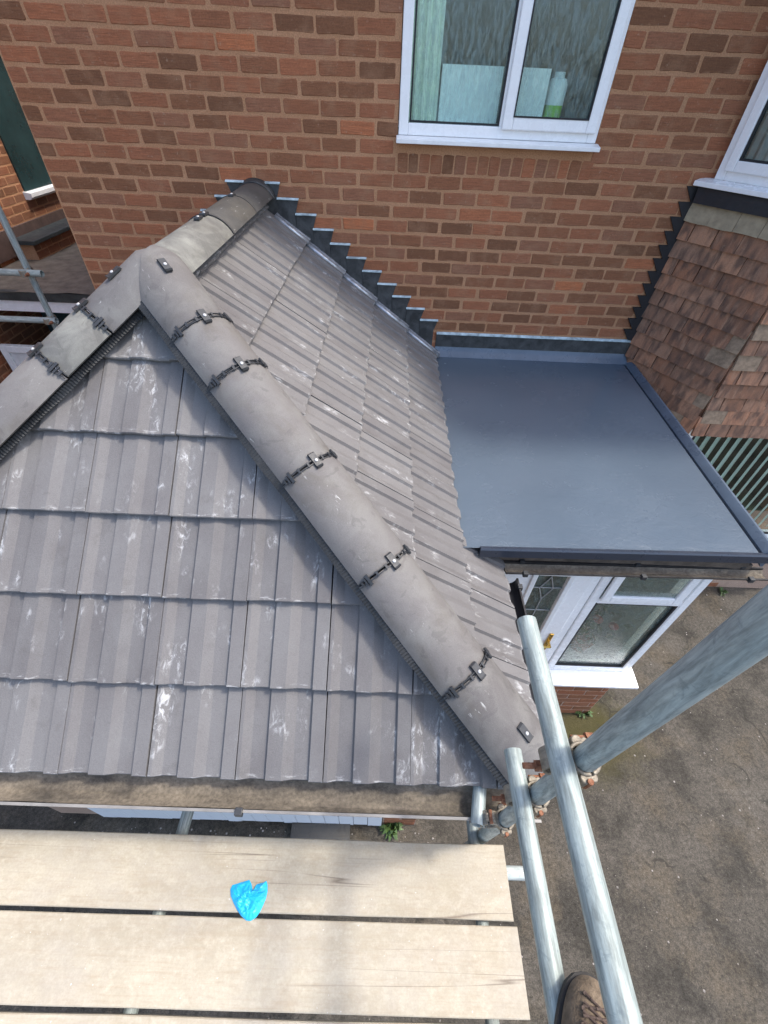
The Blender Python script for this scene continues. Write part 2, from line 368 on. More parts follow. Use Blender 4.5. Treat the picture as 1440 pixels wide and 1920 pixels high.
def m_glass(name, tint=(0.85, 0.9, 0.9), rough=0.05, refl=1.0, bmp=0.0, scale=120, stretch=(1, 1, 1), veil=0.0):
    m = bpy.data.materials.new(name); m.use_nodes = True; nt = m.node_tree
    nt.nodes.remove(nt.nodes['Principled BSDF']); out = nt.nodes['Material Output']
    v = objvec(nt, False)
    g = nd(nt, 'BsdfGlossy', {'Roughness': rough, 'Color': (1, 1, 1, 1)})
    lw = nd(nt, 'LayerWeight', {'Blend': 0.5}); fr = nd(nt, 'Math', {0: mth(nt, 'MULTIPLY', mth(nt, 'POWER', lw.outputs['Facing'], 4.0), 0.9), 1: 0.04}, operation='ADD')
    if rough > 0.12:
        t = nd(nt, 'BsdfRefraction', {'Roughness': rough, 'Color': (*tint, 1), 'IOR': 1.02})
    else:
        t = nd(nt, 'BsdfTransparent', {'Color': (*tint, 1)})
    if bmp:
        h = noi(nt, mapv(nt, v, stretch), scale, 3, 0.6)
        bp = nd(nt, 'Bump', {'Height': h, 'Strength': bmp, 'Distance': 0.004})
        nt.links.new(bp.outputs[0], g.inputs['Normal']); nt.links.new(bp.outputs[0], lw.inputs['Normal'])
        if 'Normal' in t.inputs: nt.links.new(bp.outputs[0], t.inputs['Normal'])
    mx = nd(nt, 'MixShader', {0: mth(nt, 'MULTIPLY', fr.outputs[0], refl, clamp=True), 1: t.outputs[0], 2: g.outputs[0]})
    res = mx.outputs[0]
    if veil:
        hv = noi(nt, mapv(nt, v, stretch, (3, 3, 3)), scale * 0.9, 4, 0.65, 0.6)
        df = nd(nt, 'BsdfDiffuse', {'Color': (0.42, 0.55, 0.55, 1)}); tr = nd(nt, 'BsdfTranslucent', {'Color': (0.5, 0.6, 0.6, 1)})
        dm = nd(nt, 'MixShader', {0: 0.4, 1: df.outputs[0], 2: tr.outputs[0]})
        res = nd(nt, 'MixShader', {0: mth(nt, 'MULTIPLY', ramp(nt, hv, [(0.42, 0.15), (0.62, 1.0)]), veil), 1: res, 2: dm.outputs[0]}).outputs[0]
    nt.links.new(res, out.inputs[0]); return m

M = dict(
    brick=m_brick('red_brown_brick', 1.27), brick_plain=m_brick('red_brown_brick_plain', 1.27, 0.0), brick3_plain=m_brick('neighbour_brick_plain', 1.05, 0.0), brick2=m_brick('porch_brick', 1.12), brick3=m_brick('neighbour_brick', 1.05),
    mortar=m_mortar('buff_mortar', (0.40, 0.205, 0.108), (0.47, 0.258, 0.146)), mortar2=m_mortar('pale_mortar', (0.36, 0.25, 0.19), (0.42, 0.30, 0.23), False),
    tile=m_tile(), hip=m_hip('hip_concrete', (0.122, 0.114, 0.110), (0.185, 0.180, 0.168), 0.8),
    hip_pale=m_hip('limed_ridge_concrete', (0.125, 0.122, 0.112), (0.25, 0.25, 0.22), 0.9), hip_dark=m_hip('dark_ridge_concrete', (0.062, 0.059, 0.055), (0.098, 0.095, 0.09), 0.6),
    clay=m_clay(), clay_tan=m_plain('tan_clay', (0.33, 0.265, 0.175), 0.85, var=0.25, scale=18, bmp=0.4), clay_grey=m_plain('lichened_clay', (0.27, 0.19, 0.125), 0.85, var=0.35, scale=25, bmp=0.4),
    galv=m_galv('galvanised_tube'), galv_dark=m_galv('dull_galvanised_tube', (0.30, 0.345, 0.335)), galv_bright=m_galv('bright_galvanised_tube', (0.52, 0.58, 0.57)),
    cast=m_galv('drop_forged_coupler', (0.215, 0.185, 0.14)), rust=m_rust(), wood=m_wood(), ground=m_ground(), grp=m_grp(),
    grp_edge=m_plain('grey_grp_edge', (0.085, 0.114, 0.152), 0.3, var=0.15, scale=6, bmp=0.12), grp_trim=m_plain('dark_grp_trim', (0.030, 0.038, 0.055), 0.3, var=0.1, scale=5, bmp=0.05),
    lead=m_lead('lead_sheet', (0.060, 0.063, 0.064)), lead_edge=m_lead('pale_lead_edge', (0.42, 0.52, 0.55), 0.5, 0.0), lead_bright=m_lead('bright_abutment_trim', (0.40, 0.42, 0.45), 0.25, 0.5),
    black_lead=m_plain('black_flashing', (0.008, 0.009, 0.013), 0.5, var=0.3, scale=12, bmp=0.3), plastic=m_plain('black_plastic', (0.028, 0.030, 0.033), 0.5, var=0.2, scale=60, bmp=0.1),
    mesh_roll=m_plain('dry_hip_mesh', (0.020, 0.022, 0.024), 0.6, var=0.3, scale=40, bmp=0.3), screw=m_plain('white_screw_cap', (0.42, 0.42, 0.42), 0.4, var=0.03),
    upvc=m_plain('white_upvc', (0.87, 0.87, 0.87), 0.25, var=0.03, scale=8, bmp=0.0), upvc_dirty=m_plain('grimy_white_upvc', (0.80, 0.80, 0.79), 0.4, var=0.08, scale=14, bmp=0.0),
    bead=m_plain('black_gasket', (0.012, 0.012, 0.014), 0.6), brass=m_plain('brass', (0.62, 0.40, 0.10), 0.25, 0.9, var=0.15, scale=30),
    glass=m_glass('clear_glass', (0.8, 0.86, 0.86), 0.03, 1.0), glass_obs=m_glass('rain_glass', (0.90, 0.98, 0.96), 0.08, 1.1, 0.6, 55, (1, 1, 0.25), 0.30),
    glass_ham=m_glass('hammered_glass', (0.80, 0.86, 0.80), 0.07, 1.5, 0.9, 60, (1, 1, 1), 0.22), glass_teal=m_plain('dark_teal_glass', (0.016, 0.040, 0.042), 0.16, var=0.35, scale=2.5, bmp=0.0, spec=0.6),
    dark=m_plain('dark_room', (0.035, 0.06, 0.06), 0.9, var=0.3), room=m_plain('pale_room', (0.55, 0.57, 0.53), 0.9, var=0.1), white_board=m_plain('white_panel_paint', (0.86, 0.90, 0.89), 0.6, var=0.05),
    cream=m_plain('cream_curtain', (0.80, 0.86, 0.72), 0.8, var=0.06), gutter_dirt=None, gutter=m_plain('grey_gutter', (0.20, 0.19, 0.175), 0.35, var=0.25, scale=9, bmp=0.1), gutter_black=m_plain('black_gutter', (0.022, 0.021, 0.022), 0.35, var=0.35, scale=14, bmp=0.15),
    fascia=m_plain('weathered_fascia', (0.11, 0.085, 0.065), 0.8, var=0.45, scale=14, bmp=0.4), paint_peel=None,
    glove=m_plain('blue_nitrile', (0.015, 0.42, 0.80), 0.38, var=0.12, scale=18, bmp=0.15), leather=m_plain('worn_leather', (0.14, 0.105, 0.070), 0.85, var=0.6, scale=30, bmp=0.9), lace=m_plain('brown_lace', (0.075, 0.05, 0.038), 0.85, var=0.4, scale=150), sole=m_plain('rubber_sole', (0.03, 0.028, 0.026), 0.8),
    leaf=m_plain('weed_leaf', (0.055, 0.10, 0.025), 0.6, var=0.5, scale=14, bmp=0.0), pebble=m_plain('pebble', (0.32, 0.29, 0.26), 0.9, var=0.5, scale=3, bmp=0.0),
    ledge=m_plain('mossy_ledge_stone', (0.15, 0.125, 0.095), 0.95, var=0.4, scale=9, bmp=0.5), render_band=m_plain('painted_band', (0.10, 0.062, 0.05), 0.8, var=0.3, scale=8, bmp=0.3), slate=m_plain('dark_slate', (0.045, 0.052, 0.05), 0.6, var=0.4, scale=10, bmp=0.3),
    blind=m_plain('pale_green_blind', (0.80, 0.84, 0.70), 0.7, var=0.08, scale=6), garden_reflection=m_plain('reflected_garden_green', (0.025, 0.055, 0.018), 0.8, var=0.7, scale=5, bmp=0.6),
    came=m_plain('lead_came', (0.30, 0.30, 0.29), 0.5), pot=m_plain('terracotta', (0.4, 0.16, 0.09), 0.8), flower=m_plain('red_petal', (0.55, 0.05, 0.03), 0.6),
    bottle=m_plain('bottle_green', (0.22, 0.50, 0.05), 0.4, var=0.2), roofing=m_plain('main_roof_tile', (0.12, 0.09, 0.08), 0.9), soffit=m_plain('soffit_board', (0.6, 0.6, 0.58), 0.6),
    yellow=m_plain('yellowed_galv', (0.50, 0.45, 0.26), 0.5, 0.2, var=0.25, scale=18),
)
def m_dirt():
    m, nt, b = nm('silted_gutter', 0.9, spec=0.2); v = objvec(nt, False)
    n = noi(nt, mapv(nt, v, (0.5, 1, 1)), 9, 5, 0.7)
    c = mix(nt, ramp(nt, n, [(0.3, 0.0), (0.65, 1.0)]), (0.075, 0.066, 0.055), (0.215, 0.182, 0.138))
    c = mix(nt, 0.6, c, ramp(nt, noi(nt, v, 70, 5, 0.7), [(0.3, 0.2), (0.7, 0.8)]), 'OVERLAY')
    setc(nt, b, c); bump(nt, b, noi(nt, v, 60, 4), 0.5, 0.005); return m
M['gutter_dirt'] = m_dirt()
def m_peel():
    m, nt, b = nm('peeling_white_paint', 0.6); v = objvec(nt, False)
    z = nd(nt, 'SeparateXYZ', {'Vector': v}).outputs['Z']
    n = noi(nt, v, 16, 5, 0.7)
    lim = mth(nt, 'ADD', mth(nt, 'MULTIPLY', z, 2.6), mth(nt, 'MULTIPLY', n, 0.9))
    setc(nt, b, mix(nt, ramp(nt, lim, [(0.42, 1.0), (0.5, 0.0)]), (0.70, 0.72, 0.75), (0.11, 0.075, 0.05)))
    bump(nt, b, n, 0.3, 0.004); return m
M['paint_peel'] = m_peel()

# ------------------------------------------------------------------ ground
g = MB(); N = 40
gv = []; gf = []
g.add([(-60, -60, 0), (60, -60, 0), (60, 60, 0), (-60, 60, 0)], [(0, 1, 2, 3)])
ground = g.obj('ground', M['ground'], kind='structure'); tag(ground, 'worn brown grey tarmac yard')

# ------------------------------------------------------------------ bricks
def brick_mesh(name, w, h, mat, depth=0.03, proud=0.0025, jit=0.0026, seed=0):
    """front face towards -Y, centre at origin, rounded irregular arris"""
    rr = random.Random(seed); hw, hh = w / 2, h / 2; r = 0.006
    out = []
    for sx, sz in ((-1, -1), (1, -1), (1, 1), (-1, 1)):
        a = (sx * (hw - r), sz * hh); c = (sx * hw, sz * (hh - r))
        out += [c, a] if sx * sz > 0 and False else ([c, a] if (sx, sz) in ((-1, -1), (1, 1)) else [a, c])
    # order: walk the outline
    out = [(-hw, -hh + r), (-hw + r, -hh), (0, -hh), (hw - r, -hh), (hw, -hh + r), (hw, hh - r), (hw - r, hh), (0, hh), (-hw + r, hh), (-hw, hh - r)]
    out = [(x + rr.uniform(-jit, jit), z + rr.uniform(-jit, jit)) for x, z in out]
    n = len(out); e = 0.0035
    v = [(x, depth, z) for x, z in out] + [(x, -proud + e, z) for x, z in out]
    for x, z in out:
        L = math.hypot(x, z); v.append((x - e * x / (hw + .001) , -proud + rr.uniform(-0.0008, 0.0008), z - e * z / (hh + .001)))
    f = []
    for k in range(2):
        for i in range(n): j = (i + 1) % n; f.append((k * n + i, k * n + j, (k + 1) * n + j, (k + 1) * n + i))
    f.append(tuple(range(2 * n, 3 * n)))
    d = me(name, v, f, mat)
    return d
BR_CACHE = {}
def brick_data(w, h, mat, var):
    key = (round(w, 3), round(h, 3), mat.name, var)
    if key not in BR_CACHE: BR_CACHE[key] = brick_mesh('brick', w, h, mat, seed=hash(key) % 99991 if False else int(w * 7919 + h * 104729 + var * 31))
    return BR_CACHE[key]
def join_data(name, items, mat):
    """items: (mesh data, matrix) -> one mesh"""
    mb = MB()
    for d, mw in items:
        mb.add([mw @ v.co for v in d.vertices], [tuple(p.vertices) for p in d.polygons])
    return mb.mesh(name, mat, fix=False)
def proj(p):
    q = RC @ (Vector(p) - CAMLOC)
    if q.z <= 0.05: return None
    return (720 + 817.5 * q.x / q.z, 960 + 817.5 * q.y / q.z, q.z)

L, CH = 0.228, 0.0844
X0 = -3.027 * L
def rowz(n): return ZC - (n - 4.51) * CH
HX0 = -2.285          # corner of the house
WX0, WX1, WZ0, WZ1 = 0.015, 1.248, ZC - 0.262, ZC + 0.80       # main window opening
BX = 2.02             # bay meets wall

house = thing('brick_house', (0.5, 3, 0), 'large red brown brick house wall behind the new roofs', 'house')
# wall body with opening (mortar face at y = 0)
w = MB()
def wallseg(x0, x1, z0, z1): w.box(x0, x1, 0.0, 0.12, z0, z1)
wallseg(HX0, WX0, 0, 5.5); wallseg(WX1, 2.16, 0, 5.5); wallseg(4.3, 6.0, 0, 5.5); wallseg(WX0, WX1, 0, WZ0); wallseg(WX0, WX1, WZ1, 5.5)
wall = w.obj('wall', M['mortar'], house)
b_ = MB(); b_.box(HX0, HX0 + 0.12, 0.12, 7, 0, 5.5); b_.box(5.9, 6.0, 0.12, 7, 0, 5.5); b_.box(HX0, 6, 6.9, 7, 0, 5.5)
b_.obj('side_wall', M['brick3'], house)
b_ = MB(); b_.box(HX0 - 0.3, 6.3, -0.30, 7.3, 5.45, 5.52); b_.obj('soffit', M['soffit'], house)
b_ = MB(); b_.add([(HX0 - .3, -.32, 5.52), (6.3, -.32, 5.52), (6.3, 7.3, 5.52), (HX0 - .3, 7.3, 5.52), (HX0 + 1.5, 3.5, 7.6), (4.5, 3.5, 7.6)], [(0, 1, 5, 4), (1, 2, 5), (2, 3, 4, 5), (3, 0, 4)])
b_.obj('main_roof', M['roofing'], house)

def roofline(x): return ZC - 0.57 - abs(x + 0.92) * 0.774
cand = []
BH = CH - 0.0165
for n in range(-6, 24):
    z = rowz(n); off = 0.0 if n % 2 == 0 else 0.5
    edges = []
    m_ = -8
    xs = [X0 + (k + off) * L for k in range(-8, 25)]
    x_lim0 = HX0
    for k in range(len(xs) - 1):
        a, c = max(xs[k], x_lim0), min(xs[k + 1], 2.155)
        dr = random.uniform(-0.006, 0.006)
        segs = [(a, c)]
        # window cut
        if z + CH / 2 > WZ0 + 0.004 and z - CH / 2 < WZ1:
            ns = []
            for s0, s1 in segs:
                if s1 <= WX0 or s0 >= WX1: ns.append((s0, s1))
                else:
                    if s0 < WX0: ns.append((s0, WX0 + 0.006))
                    if s1 > WX1: ns.append((WX1 - 0.006, s1))
            segs = ns
        for s0, s1 in segs:
            if n == 9 and s1 > WX0 - 0.0 and s0 < WX1:
                if s0 < WX0 - 0.04: s1 = WX0
                elif s1 > WX1 + 0.04: s0 = WX1
                else: continue
            wd = s1 - s0 - 0.0145
            if wd < 0.03 or s0 > 2.35: continue
            cand.append((wd, BH, (s0 + s1) / 2 + (dr if wd > .2 else 0), z + random.uniform(-0.002, 0.002), n))
# brick-on-edge course under the sill
x = WX0 + 0.004
while x < WX1 - 0.03:
    wd = 0.0735 + random.uniform(-0.005, 0.005)
    cand.append((wd - 0.007, 0.097, x + wd / 2, rowz(9) + 0.011 + random.uniform(-.002, .002), 9)); x += wd
vis = []; rest = []
for c in cand:
    p = proj((c[2], 0, c[3]))
    seen = p and -40 < p[0] < 1480 and -25 < p[1] < 660 and c[3] > roofline(c[2]) - 0.02 and (c[2] < 2.1) and c[3] > ZC - 1.48
    (vis if seen else rest).append(c)
vis.sort(key=lambda c: -c[0] * c[1])
rest += vis[300:]; vis = vis[:300]
def brick_mw(c):
    return Matrix.Translation((c[2], random.uniform(-0.0012, 0.0012), c[3])) @ Matrix.Rotation(random.uniform(-0.012, 0.012), 4, 'Y')
for c in vis:
    wq = round(c[0] / 0.004) * 0.004
    ob('brick', brick_data(wq, c[1], M['brick_plain'] if c[1] > 0.09 else M['brick'], random.randrange(6)), wall, brick_mw(c))
items = [(brick_data(round(c[0] / 0.004) * 0.004, c[1], M['brick'], random.randrange(6)), brick_mw(c)) for c in rest if c[3] > ZC - 1.75]
ob('brick_remainder', join_data('brick_remainder', items, M['brick_plain']), wall, kind='stuff')

# ------------------------------------------------------------------ main window
def win_frame(mb, x0, x1, z0, z1, t, y0, y1):
    mb.box(x0, x0 + t, y0, y1, z0, z1); mb.box(x1 - t, x1, y0, y1, z0, z1)
    mb.box(x0 + t, x1 - t, y0, y1, z0, z0 + t); mb.box(x0 + t, x1 - t, y0, y1, z1 - t, z1)
mw_ = thing('window_tmp', (0, 0, 0), None, None); 
COL.objects.unlink(mw_); bpy.data.objects.remove(mw_)
win = ob('window', (lambda mb: (win_frame(mb, WX0 + .004, WX1 - .004, ZC - 0.232, WZ1 - .01, 0.058, -0.012, 0.06), mb.box(0.632, 0.668, -0.0115, 0.058, ZC - 0.176, WZ1 - .07), mb.mesh('window', M['upvc']))[-1])(MB()), house)
bv = win.modifiers.new('bevel', 'BEVEL'); bv.width = 0.005; bv.segments = 2
s_ = MB(); win_frame(s_, 0.646, WX1 - 0.028, ZC - 0.186, WZ1 - .05, 0.062, -0.036, -0.0125); s_.obj('sash', M['upvc'], win, bevel=0.006)
gl = MB(); win_frame(gl, 0.083, 0.632, ZC - 0.172, WZ1 - .07, 0.010, -0.004, 0.012); gl.obj('gasket', M['bead'], win)
gl = MB(); win_frame(gl, 0.704, WX1 - 0.088, ZC - 0.128, WZ1 - .11, 0.008, -0.0385, -0.020); gl.obj('gasket', M['bead'], win)
gl = MB(); gl.box(0.075, 0.634, 0.010, 0.014, ZC - 0.178, WZ1 - .066); gl.obj('pane', M['glass_obs'], win)
gl = MB(); gl.box(0.706, WX1 - 0.090, -0.022, -0.018, ZC - 0.126, WZ1 - .112); gl.obj('pane', M['glass_obs'], win)
sl = MB(); sl.prism([(-0.075, -0.268), (-0.075, -0.246), (-0.012, -0.2335), (0.05, -0.2335), (0.05, -0.268)], lambda u, v, d: (d, u, v + ZC), WX0 - 0.008, WX1 + 0.016)
sl.obj('sill', M['upvc_dirty'], win, bevel=0.003)
# room behind
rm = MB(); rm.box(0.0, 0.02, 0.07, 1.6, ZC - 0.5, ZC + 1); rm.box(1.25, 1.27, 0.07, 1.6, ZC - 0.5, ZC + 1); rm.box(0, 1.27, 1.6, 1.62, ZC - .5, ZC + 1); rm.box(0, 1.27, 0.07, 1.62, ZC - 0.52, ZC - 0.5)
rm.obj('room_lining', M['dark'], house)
rm = MB(); rm.box(0.0, 1.27, 0.065, 0.26, ZC - 0.20, ZC - 0.17); rm.obj('window_board', M['upvc'], house)
pb = MB(); pb.box(0.262, 0.622, 0.075, 0.09, ZC - 0.168, ZC + 0.085); pb.obj('splash_panel', M['white_board'], label='white splash panel standing behind the left pane of the central window', cat='panel')
pb = MB(); pb.box(0.70, 0.90, 0.075, 0.09, ZC - 0.168, ZC + 0.085); pb.obj('splash_panel', M['white_board'], label='white splash panel standing behind the right pane of the central window', cat='panel')
cu = MB(); cu.sweep([(0.035 + i * 0.012, 0.10 + 0.010 * math.sin(i * 1.7)) for i in range(19)], [lambda u, v: (u, v, ZC - 0.165), lambda u, v: (u, v, ZC + 0.78)])
cu.obj('curtain', M['cream'], smooth=True, label='pale green curtain hanging at the left of the central window', cat='curtain')
bt = thing('bottle', (0.97, 0.11, ZC - 0.17), 'white and green bottle behind the right pane of the central window', 'bottle')
def lathe(mb, prof, c, n=20):
    c = Vector(c); mb.sweep(prof, [(lambda t: (lambda u, v: (c.x + u * math.cos(t), c.y + u * math.sin(t), c.z + v)))(2 * PI * i / n) for i in range(n + 1)])
b_ = MB(); lathe(b_, [(0.0, 0), (0.05, 0.0), (0.055, 0.02), (0.055, 0.10), (0.0, 0.10)], (0.97, 0.13, ZC - 0.17)); b_.obj('lower_body', M['bottle'], bt, smooth=True)
b_ = MB(); lathe(b_, [(0.055, 0.10), (0.056, 0.19), (0.045, 0.215), (0.03, 0.22), (0.03, 0.245), (0, 0.245)], (0.97, 0.13, ZC - 0.17)); b_.obj('upper_body', M['white_board'], bt, smooth=True)

# ------------------------------------------------------------------ garage (hipped roof)
EX, EY, ZE = 0.63, -3.155, ZC - 1.77
RX, RY, ZR = -0.92, -1.72, ZC - 0.57
GX0, GX1, GY = -2.26, 0.34, -2.90
garage = thing('garage', (-0.95, -1.5, 0), 'brick garage under a new hipped roof of grey concrete tiles', 'garage')
al = math.atan2(ZR - ZE, EX - RX); be = math.atan2(ZR - ZE, RY - EY)
ca, sa, cb, sb = math.cos(al), math.sin(al), math.cos(be), math.sin(be)
FR = frame(Vector((EX, 0, ZE)), Vector((0, 1, 0)), Vector((-ca, 0, sa)), Vector((sa, 0, ca)))        # right slope
FF = frame(Vector((EX, EY, ZE)), Vector((1, 0, 0)), Vector((0, cb, sb)), Vector((0, -sb, cb)))       # front slope
EXL = 2 * RX - EX
FL = frame(Vector((EXL, 0, ZE)), Vector((0, -1, 0)), Vector((ca, 0, sa)), Vector((-sa, 0, ca)))      # left slope
LR = math.hypot(ZR - ZE, EX - RX); LF = math.hypot(ZR - ZE, RY - EY)
# walls
wb = MB(); wb.box(GX1 - 0.11, GX1, GY, 0, 0, ZE - 0.02); wb.box(GX0, GX0 + 0.11, GY, 0, 0, ZE - .02); wb.box(GX0 + .11, -1.93, GY, GY + 0.11, 0, ZE - .02); wb.box(0.10, GX1 - .11, GY, GY + 0.11, 0, ZE - .02)
wb.box(-1.93, 0.10, GY, GY + 0.11, 2.1, ZE - .02)
gw = wb.obj('wall', M['mortar2'], garage)
z = 0.0375
for k in range(28):
    xx0 = 0.105
    segs = [(0.105, 0.335)] if k % 2 else [(0.105, 0.222), (0.230, 0.338)]
    for a, c in segs: ob('brick', brick_data(c - a - 0.008, 0.066, M['brick2'], k % 5), gw, Matrix.Translation(((a + c) / 2, GY - 0.001, 0.0375 + k * 0.0755)))
# garage door
gd = thing('garage_door', (-0.9, GY, 0), 'white boarded garage door with a rotten peeling bottom edge', 'door'); 
gd.parent = garage; gd.matrix_parent_inverse = WM[garage.name].inverted(); del gd['label']; del gd['category']; gd['label'] = 'white boarded door with a rotten peeling bottom edge'
nb = 20
for i in range(nb):
    x0 = -1.925 + i * (2.02 / nb); x1 = x0 + 2.02 / nb - 0.004
    d = MB(); zb = 0.03 + random.uniform(0, 0.035)
    d.box(x0, x1, GY - 0.022, GY + 0.02, zb, 2.08); d.obj('door_board', M['paint_peel'], gd)
# soffit / fascia
sf = MB(); sf.box(GX0 - .22, GX1 + 0.22, EY + 0.07, GY, ZE - 0.14, ZE - 0.12); sf.box(GX1, EX - 0.08, EY + 0.09, -2.2, ZE - .141, ZE - .121); sf.obj('soffit', M['fascia'], garage)
sf = MB(); sf.box(GX0 - .25, EX - 0.06, EY + 0.055, EY + 0.075, ZE - 0.17, ZE - 0.045); sf.box(EX - 0.08, EX - 0.06, EY + 0.075, -2.16, ZE - .17, ZE - .045); sf.obj('fascia_board', M['fascia'], garage)
# tile decks (underlay)
def deck(F, poly, name='roof_slope'):
    d = MB(); n = len(poly); d.add([F @ Vector((u, v, -0.062)) for u, v in poly], [tuple(range(n))])
    return ob(name, d.mesh(name, M['plastic'], fix=False), garage)
dR = deck(FR, [(EY, 0), (-0.0, 0), (0, LR), (RY, LR)])
dF = deck(FF, [(EXL - EX, 0), (0, 0), (RX - EX, LF)])
dL = deck(FL, [(0, 0), (-EY, 0), (-RY, LR), (0, LR)])
TW, TL_, TH = 0.308, 0.40, 0.020
PROF = [(0.006, 0.013), (0.045, 0.013), (0.15, 0.0), (0.322, 0.0), (0.343, 0.013), (0.52, 0.013), (0.645, 0.0), (0.816, 0.0), (0.837, 0.013), (0.994, 0.013)]
def tile_bm(planes=(), length=TL_, w=TW):
    bm = bmesh.new(); top0 = []; top1 = []; bot0 = []; bot1 = []; mid0 = []
    tilt = -0.034 / TL_
    for u, h in PROF:
        top0.append(bm.verts.new((u * w, 0.004, h))); top1.append(bm.verts.new((u * w, length, h + tilt * length)))
        mid0.append(bm.verts.new((u * w, 0.0, h - 0.004)))
        bot0.append(bm.verts.new((u * w, 0.001, h * 0.6 - TH - 0.004))); bot1.append(bm.verts.new((u * w, length, h * 0.6 - TH + tilt * length)))
    n = len(PROF)
    for i in range(n - 1):
        bm.faces.new((top0[i], top0[i + 1], top1[i + 1], top1[i])); bm.faces.new((bot0[i + 1], bot0[i], bot1[i], bot1[i + 1]))
        bm.faces.new((mid0[i], mid0[i + 1], top0[i + 1], top0[i])); bm.faces.new((bot0[i], bot0[i + 1], mid0[i + 1], mid0[i])); bm.faces.new((top1[i], top1[i + 1], bot1[i + 1], bot1[i]))
    for i in (0, n - 1):
        f = (mid0[i], top0[i], top1[i], bot1[i], bot0[i]); bm.faces.new(f if i == 0 else tuple(reversed(f)))
    for co, no in planes:
        r = bmesh.ops.bisect_plane(bm, geom=bm.verts[:] + bm.edges[:] + bm.faces[:], plane_co=co, plane_no=no, clear_outer=True)
        ed = [e for e in r['geom_cut'] if isinstance(e, bmesh.types.BMEdge)]
        if ed:
            try: bmesh.ops.edgenet_fill(bm, edges=ed)
            except Exception: pass
    return bm
TILE = bm_me('roof_tile', tile_bm(), M['tile'])
def add_tiles(F, parent, u_start, ncol, noses, clip_world, joined=None, keep=None):
    """clip_world: list of (point, normal) planes in world; outside(normal side) removed"""
    inv = F.inverted()
    for ci, v0 in enumerate(noses):
        for k in range(ncol):
            u0 = u_start + k * TW
            if keep and not keep(u0, v0): continue
            mw = F @ Matrix.Translation((u0 + random.uniform(-0.0015, 0.0015), v0 + random.uniform(-0.003, 0.003), random.uniform(-0.001, 0.0015))) @ Matrix.Rotation(random.uniform(-0.004, 0.004), 4, 'Z')
            imw = mw.inverted(); corners = [mw @ Vector(c) for c in ((0, 0, 0), (TW, 0, 0), (TW, TL_, 0), (0, TL_, 0))]
            planes = []; dead = False
            for p, nrm in clip_world:
                ds = [(c - p).dot(nrm) for c in corners]
                if min(ds) >= -0.002: dead = True; break
                if max(ds) > 0: planes.append((imw @ p, imw.to_3x3() @ nrm))
            if dead: continue
            if planes:
                bm = tile_bm(planes)
                if len(bm.faces) < 4: bm.free(); continue
                data = bm_me('roof_tile', bm, M['tile'])
            else: data = TILE
            if joined is not None: joined.append((data, mw))
            else: ob('roof_tile', data, parent, mw)
# hip planes (vertical)
A3 = Vector((RX, RY, ZR)); C3 = Vector((EX, EY, ZE)); CL3 = Vector((EXL, EY, ZE))
hd = (C3 - A3).normalized(); hn = Vector((hd.y, -hd.x, 0)).normalized()     # pointing to the front-left side
if hn.y > 0: hn = -hn
hdl = (CL3 - A3).normalized(); hnl = Vector((-hdl.y, hdl.x, 0)).normalized()
if hnl.y > 0: hnl = -hnl
gap = 0.045
front_clip = [(A3 + hn * gap, -hn), (A3 + hnl * gap, -hnl)]
u0 = (0.452 - EX) - 0.004
add_tiles(FF, dF, u0 - 9 * TW, 11, [0.0, 0.313, 0.621, 0.921, 1.229, 1.524], front_clip)
right_noses = [-0.03, 0.280, 0.612, 0.938, 1.230, 1.545, 1.86]
rc = [(A3 - hn * gap, hn), (Vector((0, -0.012, 0)), Vector((0, 1, 0))), (Vector((RX + 0.03, 0, 0)), Vector((-1, 0, 0)))]
add_tiles(FR, dR, -3.02 - TW, 12, right_noses[1:], rc)
add_tiles(FR, dR, -3.02 - TW, 12, right_noses[:1], rc + [(Vector((0, -2.085, 0)), Vector((0, 1, 0)))])
jl = []
add_tiles(FL, dL, 0.02, 11, [0.0, 0.31, 0.62, 0.93, 1.24, 1.55, 1.86], [(A3 - hnl * gap, hnl), (Vector((RX - 0.03, 0, 0)), Vector((1, 0, 0))), (Vector((0, -0.012, 0)), Vector((0, 1, 0)))], joined=jl)
ob('roof_tile_field', join_data('roof_tile_field', jl, M['tile']), dL, kind='stuff')

